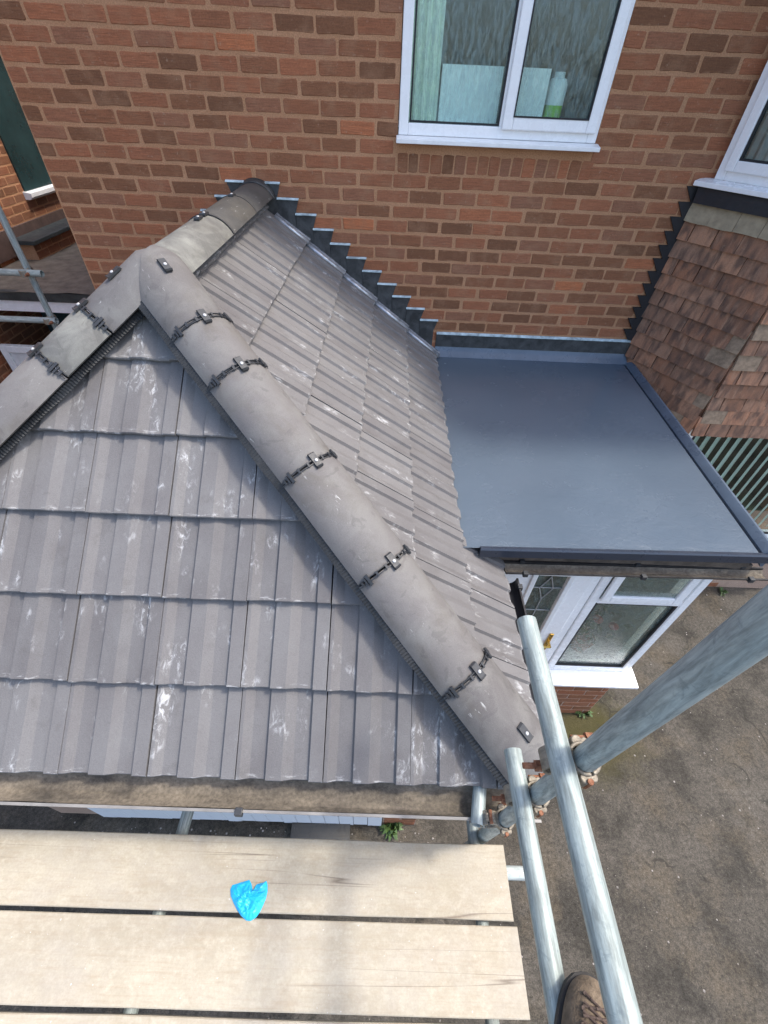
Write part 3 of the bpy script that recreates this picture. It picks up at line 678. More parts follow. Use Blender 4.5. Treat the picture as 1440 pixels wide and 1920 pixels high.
# ---- hip and ridge tiles
HW, HR = 0.124, 0.078
def arc(t, w=HW, h=HR):   # t -1..1 -> (side, drop)
    a = t * math.radians(64); return (w * math.sin(a) / math.sin(math.radians(64)), -h * (1 - math.cos(a)) / (1 - math.cos(math.radians(64))))
def hip_bm(length, planes=(), n=16, flare=0.0, bend=None):
    bm = bmesh.new(); rows = []
    th = 0.014
    st_ = [(0.0, 1.0 + flare), (0.006, 1.012 + flare)] + ([(0.03 * k, 1.01) for k in range(1, 9)] if bend else []) + [(length - .006, 1.0), (length, 0.99)]
    for y, sc in st_:
        o = [bm.verts.new((arc(-1 + 2 * i / n)[0] * sc, y, arc(-1 + 2 * i / n)[1] + (0 if 0 < y < length else -0.003))) for i in range(n + 1)]
        q = [bm.verts.new((arc(-1 + 2 * i / n)[0] * (1 - th / HW) * sc, y, arc(-1 + 2 * i / n)[1] - th + 0.004)) for i in range(n + 1)]
        rows.append((o, q))
    for k in range(len(rows) - 1):
        (o, q), (o2, q2) = rows[k], rows[k + 1]
        for i in range(n):
            bm.faces.new((o[i], o[i + 1], o2[i + 1], o2[i])); bm.faces.new((q[i + 1], q[i], q2[i], q2[i + 1]))
        bm.faces.new((q[0], o[0], o2[0], q2[0])); bm.faces.new((o[n], q[n], q2[n], o2[n]))
    for (o, q), s in ((rows[0], 1), (rows[-1], -1)):
        for i in range(n):
            f = (q[i], q[i + 1], o[i + 1], o[i]); bm.faces.new(f if s > 0 else tuple(reversed(f)))
    if bend:
        y0, k_ = bend
        for vv in bm.verts:
            if vv.co.y < y0: vv.co.z -= (y0 - vv.co.y) * k_
    for co, no in planes:
        r = bmesh.ops.bisect_plane(bm, geom=bm.verts[:] + bm.edges[:] + bm.faces[:], plane_co=co, plane_no=no, clear_outer=True)
    bmesh.ops.recalc_face_normals(bm, faces=bm.faces)
    return bm
def hip_frame(p, q):
    d = (Vector(q) - Vector(p)).normalized(); side = d.cross(Vector((0, 0, 1))).normalized(); up = side.cross(d)
    return d, side, up
def strap_mesh():
    """ladder shaped union clip lying across a joint, plate on the crown"""
    mb = MB(); e = 0.004
    n = 18
    for y0, y1 in ((-0.008, -0.005), (0.005, 0.008)):
        pr = []
        for i in range(n + 1):
            t = -1 + 2 * i / n; s, dz = arc(t, HW + .003, HR); pr.append((s, dz + e))
        pts = [(s, dz) for s, dz in pr] + [(s, dz + 0.005) for s, dz in reversed(pr)]
        m = len(pts); v = [(s, y0, dz) for s, dz in pts] + [(s, y1, dz) for s, dz in pts]
        f = []
        for i in range(n):
            a, b2 = i, m - 1 - i
            f += [(a, a + 1, m + a + 1, m + a), (b2, m + b2, m + b2 - 1, b2 - 1), (a, b2, b2 - 1, a + 1), (m + a, m + a + 1, m + b2 - 1, m + b2)]
        mb.add(v, f)
    def across(t, half, ht=0.007, wd=0.006):
        s, dz = arc(t, HW + .003, HR); s2, dz2 = arc(t + 0.02, HW + .003, HR); tx = Vector((s2 - s, 0, dz2 - dz)).normalized(); nx = Vector((-tx.z, 0, tx.x))
        c = Vector((s, 0, dz + e)); v = []
        for a in (-wd, wd):
            for y in (-half, half):
                for h in (0, ht): v.append(c + tx * a + Vector((0, y, 0)) + nx * h)
        mb.add(v, [(0, 1, 3, 2), (4, 6, 7, 5), (0, 4, 5, 1), (2, 3, 7, 6), (1, 5, 7, 3), (0, 2, 6, 4)])
    for t in (-0.86, -0.45, -0.2, 0.2, 0.45, 0.86): across(t, 0.010, 0.006, 0.004)
    for t in (-0.68, 0.68): across(t, 0.021, 0.007, 0.005)
    for t in (-0.76, 0.76): across(t, 0.015, 0.006, 0.003)
    across(-0.62, 0.013, .008, .004)
    return mb.mesh('union_clip', M['plastic'])
def plate_mesh():
    mb = MB(); pts = []
    for y, h in ((-0.036, 0.006), (-0.030, 0.012), (0.028, 0.012), (0.034, 0.016), (0.038, 0.010)):
        pts.append((y, h))
    poly = [(-0.036, 0.001)] + pts + [(0.038, 0.001)]
    mb.prism([(y, h) for y, h in poly], lambda u, v, d: (d, u * 0.85, v * .85), -0.013, 0.013)
    return mb.mesh('clip_plate', M['plastic'])
STRAP, PLATE = strap_mesh(), plate_mesh()
def screw_mesh():
    mb = MB(); lathe(mb, [(0.0065, 0.0), (0.0065, 0.002), (0.005, 0.004), (0.0, 0.0045)], (0, 0, 0), 12); return mb.mesh('screw', M['screw'])
SCREW = screw_mesh()
def hip_run(p, q, joints, mats, clips, clip_planes_first=(), plates=(), name='hip_tile', t_off=0.0):
    d, side, up = hip_frame(p, q); p = Vector(p)
    for i in range(len(joints) - 1):
        a, b2 = joints[i], joints[i + 1]
        lift = 0.0
        F = frame(p + d * a + up * (0.003 * (i % 2)) + side * random.uniform(-.002, .002), side, d, up) @ Matrix.Rotation(random.uniform(-.006, .006) if i else 0, 4, 'Z')
        planes = []
        if i == 0:
            for co, no in clip_planes_first:
                planes.append((F.inverted() @ co, F.to_3x3().inverted() @ no))
        bm = hip_bm(b2 - a - 0.007, planes, bend=((-a + 0.02, 0.50) if (i == 0 and clip_planes_first) else None))
        o = ob(name, bm_me(name, bm, M[mats[i]]), garage, F); auto_smooth(o, 0.5)
        last = o
        if clips and i < len(joints) - 2 and (clips is True or clips[i]):
            Fj = frame(p + d * (b2 - 0.002), side, d, up)
            ob('union_clip', STRAP, o, Fj)
            Fp = frame(p + d * (b2 - 0.004) + up * 0.003 + side * t_off, side, d, up)
            ob('clip_plate', PLATE, o, Fp); ob('screw', SCREW, o, Fp @ Matrix.Translation((0.0, 0.004, 0.0105)))
        for tt in plates:
            if a <= tt < b2:
                sgn = t_off
                Fp = frame(p + d * tt + up * (0.002), side, d, up)
                ob('clip_plate', PLATE, o, Fp); ob('screw', SCREW, o, Fp @ Matrix.Translation((0.0, 0.004, 0.0105)))
HA, HE = R3(-0.905, -1.735, -0.468), R3(0.655, -3.165, -1.668)
hp_d = (HE - HA).normalized()
mit = Vector((1, 0, 0))
hip_run(HA, HE, [-0.16, 0.355, 0.585, 1.035, 1.487, 1.962, 2.385], ['hip'] * 6, True, clip_planes_first=[(Vector((-0.922, 0, 0)), Vector((-1, 0, 0))), (Vector((0, -1.66, 0)), Vector((0, 1, 0)))], plates=(0.10, 2.215))
HAL, HEL = R3(-0.935, -1.735, -0.475), R3(-2.48, -3.165, -1.68)
hip_run(HAL, HEL, [-0.16, 0.315, 0.545, 1.0, 1.45, 1.9, 2.38], ['hip', 'hip_pale', 'hip', 'hip', 'hip', 'hip'], True, clip_planes_first=[(Vector((-0.922, 0, 0)), Vector((1, 0, 0))), (Vector((0, -1.66, 0)), Vector((0, 1, 0)))], plates=(0.14,))
# ridge
hip_run(R3(RX, -0.02, -0.497), R3(RX, -1.8, -0.497), [0.0, 0.52, 1.02, 1.68], ['hip_dark', 'hip_dark', 'hip_pale'], False, name='ridge_tile', plates=(1.12, 0.53, 1.03))
for t in (0.52, 1.02):
    F = frame(R3(RX, -0.02 - t, -0.497), Vector((-1, 0, 0)), Vector((0, -1, 0)), Vector((0, 0, 1)))
    mb = MB(); pr = [arc(-1 + i / 8, HW + .002, HR) for i in range(17)]
    mb.sweep([(s, dz + .001) for s, dz in pr] + [(s, dz + 0.006) for s, dz in reversed(pr)], [lambda u, v: (u, -0.005, v), lambda u, v: (u, 0.005, v)], closed=True)
    mb.obj('joint_seal', M['plastic'], garage, mw=F)
# corrugated dry-hip roll on both sides of each hip
def roll_strip(p, q, sgn, drop, out, wid, l0, l1):
    d, side, up = hip_frame(p, q); p = Vector(p); mb = MB(); n = 380; v = []; f = []
    for i in range(n + 1):
        t = l0 + (l1 - l0) * i / n; wob = 0.010 * mnoise.noise(Vector((t * 6, sgn * 3, 1)))
        c = 0.0018 * (1 if i % 2 else -1)
        for k, (s, dz) in enumerate(((out - 0.03, -drop + 0.012), (out + 0.4 * wid, -drop + 0.004 + c), (out + wid + wob, -drop - 0.014 + c + wob))):
            v.append(p + d * t + side * (sgn * s) + up * dz)
    for i in range(n):
        for k in range(2): a = i * 3 + k; f.append((a, a + 1, a + 4, a + 3))
    mb.add(v, f); o = mb.obj('dry_hip_roll', M['mesh_roll'], garage)
    so = o.modifiers.new('solid', 'SOLIDIFY'); so.thickness = 0.003
roll_strip(HA, HE, 1, 0.082, 0.105, 0.038, 0.12, 2.38); roll_strip(HA, HE, -1, 0.090, 0.085, 0.028, 0.1, 2.38)
roll_strip(HAL, HEL, -1, 0.104, 0.080, 0.030, 0.1, 2.35); roll_strip(HAL, HEL, 1, 0.082, 0.10, 0.03, 0.1, 2.35)
# eaves comb / small white tile clips at the hip
for pt in ((-0.02, 0.905), (0.33, 0.31)):
    pass

# ---- lead step flashing, saddle and bright abutment trim
zk0 = ZC - 0.5055 + 0.006; XR = [-0.752 + 0.1152 * k for k in range(12)]
def lead_poly(pts, name='lead_step'):
    mb = MB(); mb.prism(pts, lambda u, v, d: (u, d, v), -0.0075, -0.0045); return mb.obj(name, M['lead'], garage)
def lip(x0, x1, z, parent):
    mb = MB(); nseg = 6; v = []
    mb.prism([(-0.004, -0.002), (-0.020, -0.007), (-0.020, -0.003), (-0.004, 0.004)], lambda u, v, d: (d, u, z + v), x0, x1)
    mb.obj('lead_lip', M['lead_edge'], parent)
def rl(x): return roofline(x) - 0.06
lead_poly([(-1.11, zk0), (XR[0], zk0), (XR[0] - 0.03, zk0 - CH), (XR[0] - .03, rl(XR[0])), (-0.92, rl(-0.92)), (-1.08, rl(-1.08)), (-1.08, zk0 - CH)], 'lead_saddle')
lip(-1.112, XR[0], zk0, garage)
for k in range(1, 11):
    z = zk0 - k * CH; xl = XR[k - 1] - 0.031; xr = XR[k]
    o = lead_poly([(xl, z), (xr, z), (xr - 0.028, z - CH + .001), (xr - 0.028, rl(xr)), (xl, rl(xl))])
    lip(xl, xr, z, o)
    if k < 9:
        xl2, xr2 = -1.84 - xr, -1.84 - xl
        o = lead_poly([(xl2, z), (xr2, z), (xr2, rl(xr2)), (xl2 + 0.03, rl(xl2)), (xl2 + 0.03, z - CH + .001)])
        lip(xl2, xr2, z, o)
seg = [1.80, 1.545, 1.235, 0.935, 0.61, 0.27]
for i in range(5):
    v1, v0 = seg[i], seg[i + 1] - 0.01
    prof = [(-0.105, 0.000), (-0.102, 0.014), (-0.092, 0.022), (-0.080, 0.022), (-0.070, 0.014), (-0.064, 0.010), (-0.058, 0.014), (-0.048, 0.022), (-0.036, 0.022), (-0.026, 0.014), (-0.018, 0.010), (-0.010, 0.012)]
    mb = MB()
    mb.sweep(prof, [lambda u, h, v1=v1: FR @ Vector((u, v1, h - 0.012)), lambda u, h, v0=v0: FR @ Vector((u * 1.06, v0, h + 0.004))])
    o = mb.obj('abutment_trim', M['lead_bright'], garage, smooth=True); so = o.modifiers.new('s', 'SOLIDIFY'); so.thickness = 0.003; auto_smooth(o, 1.2)
b_ = MB(); b_.box(RX - 0.115, RX + 0.115, -0.05, -0.009, ZR - 0.06, ZR + 0.075); 
sd = MB()
sd.sweep([arc(-1 + i / 8, HW + .008, HR + .01) for i in range(17)], [lambda u, v: (RX + u, -0.009, ZC - 0.490 + v + 0.012), lambda u, v: (RX + u, -0.03, ZC - 0.490 + v + 0.001), lambda u, v: (RX + u, -0.075, ZC - 0.492 + v)])
o = sd.obj('lead_saddle_cap', M['lead'], garage, smooth=True); o.modifiers.new('s', 'SOLIDIFY').thickness = 0.003

# ---- gutters
def gutter(p, q, r, mat_out, parent, name='gutter', inner=True, clips=(), lipmat=None):
    p = Vector(p); q = Vector(q); d = (q - p).normalized(); s = Vector((-d.y, d.x, 0)); up = Vector((0, 0, 1)); n = 14
    pr = [(math.cos(PI + PI * i / n) * r, math.sin(PI + PI * i / n) * r) for i in range(n + 1)]
    pi_ = [(math.cos(PI + PI * i / n) * (r - .003), math.sin(PI + PI * i / n) * (r - .003)) for i in range(n + 1)]
    prof = [(-r - 0.006, 0.0), (-r - .006, 0.004)] + [(a, b2 + .004) for a, b2 in [pi_[0]]] + pi_[1:-1] + [(pi_[-1][0], .004), (r + .006, .004), (r + .006, 0)] + list(reversed(pr))
    mb = MB(); mb.sweep(prof, [lambda u, v: p + s * u + up * v, lambda u, v: q + s * u + up * v], closed=True)
    o = mb.obj(name, mat_out, parent, smooth=True)
    if inner:
        mb = MB(); m2 = 24; v = []; f = []
        k = 5
        for i in range(m2 + 1):
            c = p.lerp(q, i / m2)
            for j in range(k): 
                a = math.radians(200 + 140 * j / (k - 1)); rr = r - 0.005 - 0.004 * mnoise.noise(Vector((i * .7, j * 1.3, 2)))
                v.append(c + s * math.cos(a) * rr + up * (math.sin(a) * rr + 0.004))
        for i in range(m2):
            for j in range(k - 1): a = i * k + j; f.append((a, a + 1, a + k + 1, a + k))
        mb.add(v, f); mb.obj('silt', M['gutter_dirt'], o, smooth=True)
    for c in clips:
        cc = p + d * c
        for sg in (-1, 1):
            mb = MB(); a = cc + s * (sg * (r + 0.004)); t = [a + d * x + s * y + up * z for z in (-0.014, 0.013) for y in (-0.012, 0.012) for x in (-0.013, 0.013)]
            mb.add(t, [(0, 1, 3, 2), (4, 6, 7, 5), (0, 4, 5, 1), (2, 3, 7, 6), (1, 5, 7, 3), (0, 2, 6, 4)])
            mb.obj('gutter_clip', M['plastic'], o, bevel=0.002)
    return o
GZ = ZE + 0.055 - 0.02
gutter((-3.0, EY - 0.030, ZE - 0.045), (0.60, EY - 0.030, ZE - 0.045), 0.055, M['gutter'], garage, clips=(1.62, 2.55, 3.42))
gutter((EX + 0.035, EY - 0.0, ZE - 0.035), (EX + 0.035, -2.20, ZE - 0.035), 0.052, M['gutter_black'], garage, inner=False, clips=(0.90,))
dp = MB(); 

# ------------------------------------------------------------------ porch with grey flat roof
PY = -2.05; FZ = ZC - 1.625
porch = thing('porch', (1.2, -1.0, 0), 'white front porch under a shiny blue grey flat roof', 'porch')
PXL = 0.36
r_ = MB(); nx, ny = 2, 2
BLx, BRx, FLx, FRx, FYL, FYR = 0.40, 2.05, 0.60, 1.975, -2.155, -2.125
r_.add([(BLx, -0.06, FZ), (BRx - 0.06, -0.06, FZ), (FRx - 0.06, FYR, FZ - 0.005), (0.36, FYL, FZ - 0.005)], [(3, 2, 1, 0)])
fr = r_.obj('flat_roof', M['grp'], porch)
r_ = MB(); r_.prism([(-0.06, 0.0), (-0.035, 0.030), (-0.012, 0.055), (-0.0085, 0.075), (-0.0085, -0.02), (-0.06, -.02)], lambda u, v, d: (d, u, FZ + v + 0.002), BLx, BRx - 0.01); r_.obj('upstand', M['grp_edge'], fr, smooth=True)
def kerb(u, v, t):
    bx = BRx + (FRx - BRx) * t; y = -0.05 + (FYR + 0.05) * t; return (bx + u, y, FZ + v)
r_ = MB(); r_.sweep([(-0.048, -0.02), (-0.048, 0.003), (-0.024, 0.026), (-0.012, 0.033), (0.003, 0.031), (0.012, 0.020), (0.014, -0.10), (0.0, -0.10)], [lambda u, v: kerb(u, v, 0.0), lambda u, v: kerb(u, v, 0.5), lambda u, v: kerb(u, v, 1.0)], closed=True); r_.obj('kerb', M['grp_edge'], fr, smooth=True)
r_ = MB(); r_.prism([(0.005, 0.002), (-0.012, 0.004), (-0.018, -0.004), (-0.019, -0.052), (-0.012, -0.056), (0.005, -0.052)], lambda u, v, d: (d, FYL + u + (FYR - FYL) * ((d - .36) / 1.6), FZ + v), 0.50, FRx + 0.03); r_.obj('drip_trim', M['grp_trim'], fr, smooth=True)
r_ = MB(); r_.box(0.40, BRx - 0.02, -0.0115, -0.0045, ZC - 1.555, ZC - 1.447); o = r_.obj('lead_apron', M['lead'], porch)
r_ = MB(); r_.prism([(-0.004, -0.004), (-0.022, -0.010), (-0.022, -0.004), (-0.004, 0.006)], lambda u, v, d: (d, u, ZC - 1.443 + v), 0.40, BRx - .03); r_.obj('lead_lip', M['lead_edge'], o)
r_ = MB(); r_.box(PXL, 1.93, FYL + 0.045, FYL + 0.075, FZ - 0.24, FZ - 0.082); r_.box(1.93, 1.955, FYL + .045, 0.0, FZ - .24, FZ - .11); r_.obj('fascia_board', M['fascia'], porch)
r_ = MB(); r_.box(PXL, 1.93, FYL + .076, -0.0, FZ - 0.14, FZ - 0.115); r_.obj('ceiling', M['soffit'], porch)
gp = gutter((0.66, -2.160, ZC - 1.765), (2.03, -2.14, ZC - 1.765), 0.036, M['gutter_black'], porch, inner=True, clips=(0.09, 0.70, 1.26))
# side wall, base wall
pw = MB(); pw.box(1.80, 1.875, PY + 0.08, 0, 0, FZ - 0.14); pw.obj('side_wall', M['upvc'], porch)
pw = MB(); pw.box(1.26, 1.88, PY, PY + 0.10, 0, ZC - 3.16); bw = pw.obj('base_wall', M['mortar2'], porch)
for k in range(9):
    zc = 0.0375 + k * 0.076
    xs = [1.262, 1.49, 1.718, 1.882] if k % 2 else [1.262, 1.376, 1.604, 1.832, 1.882]
    for a, c in zip(xs, xs[1:]):
        if c - a > 0.03: ob('brick', brick_data(round((c - a - 0.009) / .004) * .004, 0.066, M['brick2'], k % 5), bw, Matrix.Translation(((a + c) / 2, PY - 0.001, zc)))
# window
zt = FZ - 0.15
pwin = ob('window', (lambda mb: (win_frame(mb, 1.262, 1.875, ZC - 3.06, zt, 0.055, PY - 0.02, PY + 0.05), mb.box(1.317, 1.82, PY - 0.019, PY + 0.049, ZC - 2.195, ZC - 2.145), mb.mesh('window', M['upvc']))[-1])(MB()), porch)
pwin.modifiers.new('bevel', 'BEVEL').width = 0.006
q = MB(); win_frame(q, 1.318, 1.79, ZC - 2.145, zt - 0.03, 0.05, PY - 0.04, PY - 0.0205); q.obj('sash', M['upvc'], pwin, bevel=0.006)
q = MB(); win_frame(q, 1.3175, 1.8195, ZC - 3.005, ZC - 2.1955, 0.012, PY - 0.012, PY + .02); q.obj('gasket', M['bead'], pwin)
q = MB(); q.box(1.31, 1.82, PY + 0.0, PY + 0.004, ZC - 3.01, ZC - 2.19); q.obj('pane', M['glass_ham'], pwin)
q = MB(); q.box(1.365, 1.745, PY - 0.026, PY - 0.022, ZC - 2.10, zt - .07); q.obj('pane', M['glass_ham'], pwin)
q = MB(); q.prism([(-0.13, -0.035), (-0.13, -0.012), (-0.02, 0.0), (0.03, 0.0), (0.03, -0.035)], lambda u, v, d: (d, PY + u, ZC - 3.062 + v), 1.25, 1.925); q.obj('sill', M['upvc'], pwin, bevel=0.003)
# door
pd = ob('door', (lambda mb: (win_frame(mb, 0.44, 1.258, 0.12, zt, 0.055, PY - 0.015, PY + 0.05), mb.mesh('door', M['upvc']))[-1])(MB()), porch)
pd.modifiers.new('bevel', 'BEVEL').width = 0.005
q = MB()
gx0, gx1, gz0, gz1 = 0.885, 1.065, 1.05, 1.99
q.box(0.50, gx0, PY - 0.03, PY + 0.02, 0.18, zt - .06); q.box(gx1, 1.20, PY - .03, PY + .02, 0.18, zt - .06); q.box(gx0, gx1, PY - .03, PY + .02, 0.18, gz0); q.box(gx0, gx1, PY - .03, PY + .02, gz1, zt - .06)
leaf = q.obj('door_leaf', M['upvc'], pd, bevel=0.004)
q = MB(); win_frame(q, gx0 - 0.028, gx1 + 0.028, gz0 - .028, gz1 + .028, 0.030, PY - 0.044, PY - 0.0305); q.obj('glazing_trim', M['upvc_dirty'], pd, bevel=0.005)
q = MB(); q.box(gx0, gx1, PY - 0.016, PY - 0.012, gz0, gz1); q.obj('pane', M['glass_ham'], pd)
q = MB(); cxm = (gx0 + gx1) / 2
def came(a, b2): q.tube((a[0], PY - 0.02, a[1]), (b2[0], PY - 0.02, b2[1]), 0.0035, 6)
for zc in (1.85, 1.62, 1.36): came((gx0, zc), (gx1, zc))
for z0, z1 in ((1.95, 1.74), (1.50, 1.25)):
    zm = (z0 + z1) / 2; 
    came((cxm, z0), (cxm - 0.04, zm)); came((cxm - .04, zm), (cxm, z1)); came((cxm, z0), (cxm + 0.04, zm)); came((cxm + .04, zm), (cxm, z1))
came((cxm, 1.99), (cxm, 1.95)); came((cxm, 1.74), (cxm, 1.50))
q.obj('lead_came', M['came'], pd)
q = MB(); q.box(1.135, 1.165, PY - 0.042, PY - 0.0305, ZC - 2.74, ZC - 2.53); hpl = q.obj('handle', M['brass'], pd, bevel=0.006)
q = MB(); q.tube((1.15, PY - 0.04, ZC - 2.62), (1.15, PY - 0.085, ZC - 2.62), 0.009, 10); q.tube((1.152, PY - 0.08, ZC - 2.62), (1.06, PY - 0.08, ZC - 2.628), 0.009, 10); q.obj('lever', M['brass'], hpl, smooth=True)
q = MB(); q.box(0.44, 1.26, PY - 0.08, PY + 0.05, 0, 0.12); q.obj('door_step', M['ledge'], porch)
q = MB(); q.box(GX1 + .005, 0.44, PY - .01, PY + 0.06, 0, FZ - .14); q.obj('jamb_panel', M['upvc'], porch)
q = MB(); q.box(0.36, 1.79, -0.2, -0.15, 0, FZ - .15); q.obj('inner_wall', M['room'], porch)
# plant inside the porch window
pl = thing('potted_plant', (1.56, -1.88, ZC - 3.05), 'leafy houseplant with red flowers behind the frosted porch window', 'plant')
q = MB(); lathe(q, [(0, 0), (0.06, 0), (0.08, 0.12), (0.085, 0.13), (0.0, 0.12)], (1.56, -1.87, ZC - 3.05)); q.obj('pot', M['pot'], pl, smooth=True)
q = MB(); rr = random.Random(3)
for i in range(70):
    c = Vector((1.56 + rr.gauss(0, .09), -1.87 + rr.gauss(0, .04), ZC - 2.78 + rr.gauss(0, .12))); a = Vector((rr.gauss(0, 1), rr.gauss(0, 1), rr.gauss(0, 1))).normalized(); b2 = a.orthogonal().normalized(); s = 0.035
    q.add([c - a * s, c + b2 * s * .5, c + a * s, c - b2 * s * .5], [(0, 1, 2, 3)])
q.obj('foliage', M['leaf'], pl)
for i, (dx, dz) in enumerate(((0.10, -2.66), (-0.04, -2.58))):
    q = MB(); lathe(q, [(0, -.02), (0.03, -0.01), (0.035, 0.005), (0.0, 0.02)], (1.56 + dx, -1.93, ZC + dz), 10); q.obj('flower', M['flower'], pl)
wbd = MB(); wbd.box(1.30, 1.79, PY + 0.06, PY + 0.26, ZC - 3.09, ZC - 3.055); wbd.obj('window_board', M['upvc'], porch)

# ------------------------------------------------------------------ two-storey canted bay
bay = thing('bay_window', (2.9, -0.4, 0), 'two storey canted bay clad in brown clay tiles with white windows', 'bay window')
th = math.radians(58); dv = Vector((math.cos(th), -math.sin(th), 0)); dn = Vector((-math.sin(th), -math.cos(th), 0))
P0 = Vector((BX, 0, 0)); TC = 0.742; P1 = P0 + dv * TC; BRX = 4.4
FC = frame(P0, dv, -dn, Vector((0, 0, 1)))            # local x along face, local -y outwards, z up
FB = frame(P1, Vector((1, 0, 0)), Vector((0, 1, 0)), Vector((0, 0, 1)))
zt0, zt1 = ZC - 1.885, ZC - 0.505
bc = MB()
def bay_prism(mb, z0, z1, off=0.0):
    a = P0 + dn * off; b2 = P1 + dn * off; 
    # offset corner
    k = off * math.tan((PI / 2 - (PI / 2 - th)) / 2) if off else 0
    p0 = P0 + dn * off; p0 = Vector((P0.x - off / math.sin(th), 0, 0)); pc = Vector((P1.x - off * math.tan(th / 2), P1.y - off, 0)); pe = Vector((BRX, P1.y - off, 0)); pw_ = Vector((BRX, 0, 0))
    pts = [p0, pc, pe, pw_]; v = [(p.x, p.y if abs(p.y) > 1e-6 else -0.001, z0) for p in pts] + [(p.x, p.y if abs(p.y) > 1e-6 else -.001, z1) for p in pts]
    mb.add(v, [(0, 1, 5, 4), (1, 2, 6, 5), (2, 3, 7, 6), (3, 0, 4, 7), (0, 3, 2, 1), (4, 5, 6, 7)])
bay_prism(bc, zt0 + 0.02, zt1, 0.004); cl = bc.obj('tile_cladding', M['clay'], bay)
bc = MB(); bay_prism(bc, 0, 0.62, -0.02); bb = bc.obj('base_wall', M['mortar2'], bay)
for k in range(8):
    xs = [i * 0.228 - (0.114 if k % 2 else 0) for i in range(-1, 7)]
    for a, c in zip(xs, xs[1:]):
        a = max(a, 0.0)
        if c - a > 0.05: ob('brick', brick_data(round((c - a - 0.009) / .004) * .004, 0.066, M['brick2'], k % 5), bb, FB @ Matrix.Translation(((a + c) / 2, 0.02 - .001, 0.0375 + k * 0.076)))
# clay tiles
NC = 13; gz = (zt1 - zt0) / NC
def clay_mesh(w, h, seed):
    rr = random.Random(seed); mb = MB(); t = 0.017; n = 3
    cam_ = 0.004
    v = []
    for j, zz in enumerate((0.0, h)):
        for i in range(n + 1):
            x_ = -w / 2 + w * i / n; cu_ = cam_ * (1 - (2 * i / n - 1) ** 2)
            jz = rr.uniform(-0.002, 0.002) if j == 0 else 0
            v.append((x_, (-t - 0.002 if j == 0 else 0.0) - cu_ * 0.5, zz + jz))
    for j, zz in enumerate((0.0, h)):
        for i in range(n + 1): v.append((-w / 2 + w * i / n, (-0.002 if j == 0 else t * .8), zz))
    m1 = n + 1; f = []
    for i in range(n):
        f.append((i, i + 1, m1 + i + 1, m1 + i)); f.append((2 * m1 + i + 1, 2 * m1 + i, 3 * m1 + i, 3 * m1 + i + 1)); f.append((2 * m1 + i, 2 * m1 + i + 1, i + 1, i)); f.append((m1 + i, m1 + i + 1, 3 * m1 + i + 1, 3 * m1 + i))
    f.append((0, m1, 3 * m1, 2 * m1)); f.append((n, 2 * m1 + n, 3 * m1 + n, m1 + n))
    mb.add(v, f); return mb
CT = {}
def clay(w, mat):
    key = (round(w, 2), mat.name, random.randrange(4))
    if key not in CT: CT[key] = clay_mesh(round(w, 2) - 0.003, gz + 0.045, len(CT)).mesh('clay_tile', mat)
    return CT[key]
for c in range(NC):
    z0 = zt0 + c * gz
    kick = 0.020 + max(0, (2 - c)) * 0.012
    for F, length, phase in ((FC, TC + kick * 0.52, 0.5 * (c % 2)), (FB, 2.0, 0.5 * ((c + 1) % 2))):
        x_ = -0.165 * phase
        while x_ < length - 0.02:
            a, b2 = max(x_, -kick * 0.5 if F is FB else 0.0), min(x_ + 0.165, length)
            if b2 - a < 0.11 and b2 < length - .01: pass
            x_ += 0.165
            if b2 - a < 0.028: continue
            corner = (F is FC and b2 > length - 0.01) or (F is FB and a < 0.01)
            mat = M['clay_grey'] if (c == NC - 1 or (corner and random.random() < 0.4) or random.random() < 0.03) else M['clay']
            if c == NC - 1: mat = M['clay_tan']
            wd = b2 - a
            mw = F @ Matrix.Translation(((a + b2) / 2, -kick + random.uniform(-.0015, .0015), z0 + random.uniform(-0.002, 0.002))) @ Matrix.Rotation(random.uniform(-.006, .006), 4, 'Y') @ Matrix.Rotation(-0.03 + random.uniform(-.01, .01), 4, 'X')
            if F is FB and a > 1.3: continue
            ob('clay_tile', clay(wd, mat), cl, mw)
# bonnet strip hides the corner joint: mortar bead
# black stepped flashing on the wall
for k in range(12):
    z1 = ZC - 0.4211 - 0.0 - k * CH; xl = 1.905 + (0.028 if k == 0 else 0.012 if k == 1 else 0)
    mb = MB(); xl -= 0.012; mb.prism([(xl, z1), (2.06, z1), (2.06, z1 - CH - .0), (xl + 0.066, z1 - CH)], lambda u, v, d: (u, d, v), -0.014 - 0.0006 * k, -0.0045)
    mb.obj('flashing_step', M['black_lead'], bay)
mb = MB(); mb.add([P0 + dn * .012 + Vector((-.02, -0.016, ZC - 0.40)), P1 + dn * .02 + Vector((0, 0, ZC - 0.40)), P1 + dn * .04 + Vector((0, 0, ZC - 0.505)), P0 + dn * .04 + Vector((0, -0.02, ZC - 0.505))], [(0, 3, 2, 1)])
mb.add([P1 + dn * .02 + Vector((0, 0, ZC - 0.40)), Vector((BRX, P1.y - .03, ZC - .40)), Vector((BRX, P1.y - .05, ZC - .545)), P1 + dn * .04 + Vector((0, 0, ZC - 0.505))], [(0, 3, 2, 1)])
o = mb.obj('lead_apron', M['black_lead'], bay); o.modifiers.new('s', 'SOLIDIFY').thickness = 0.004
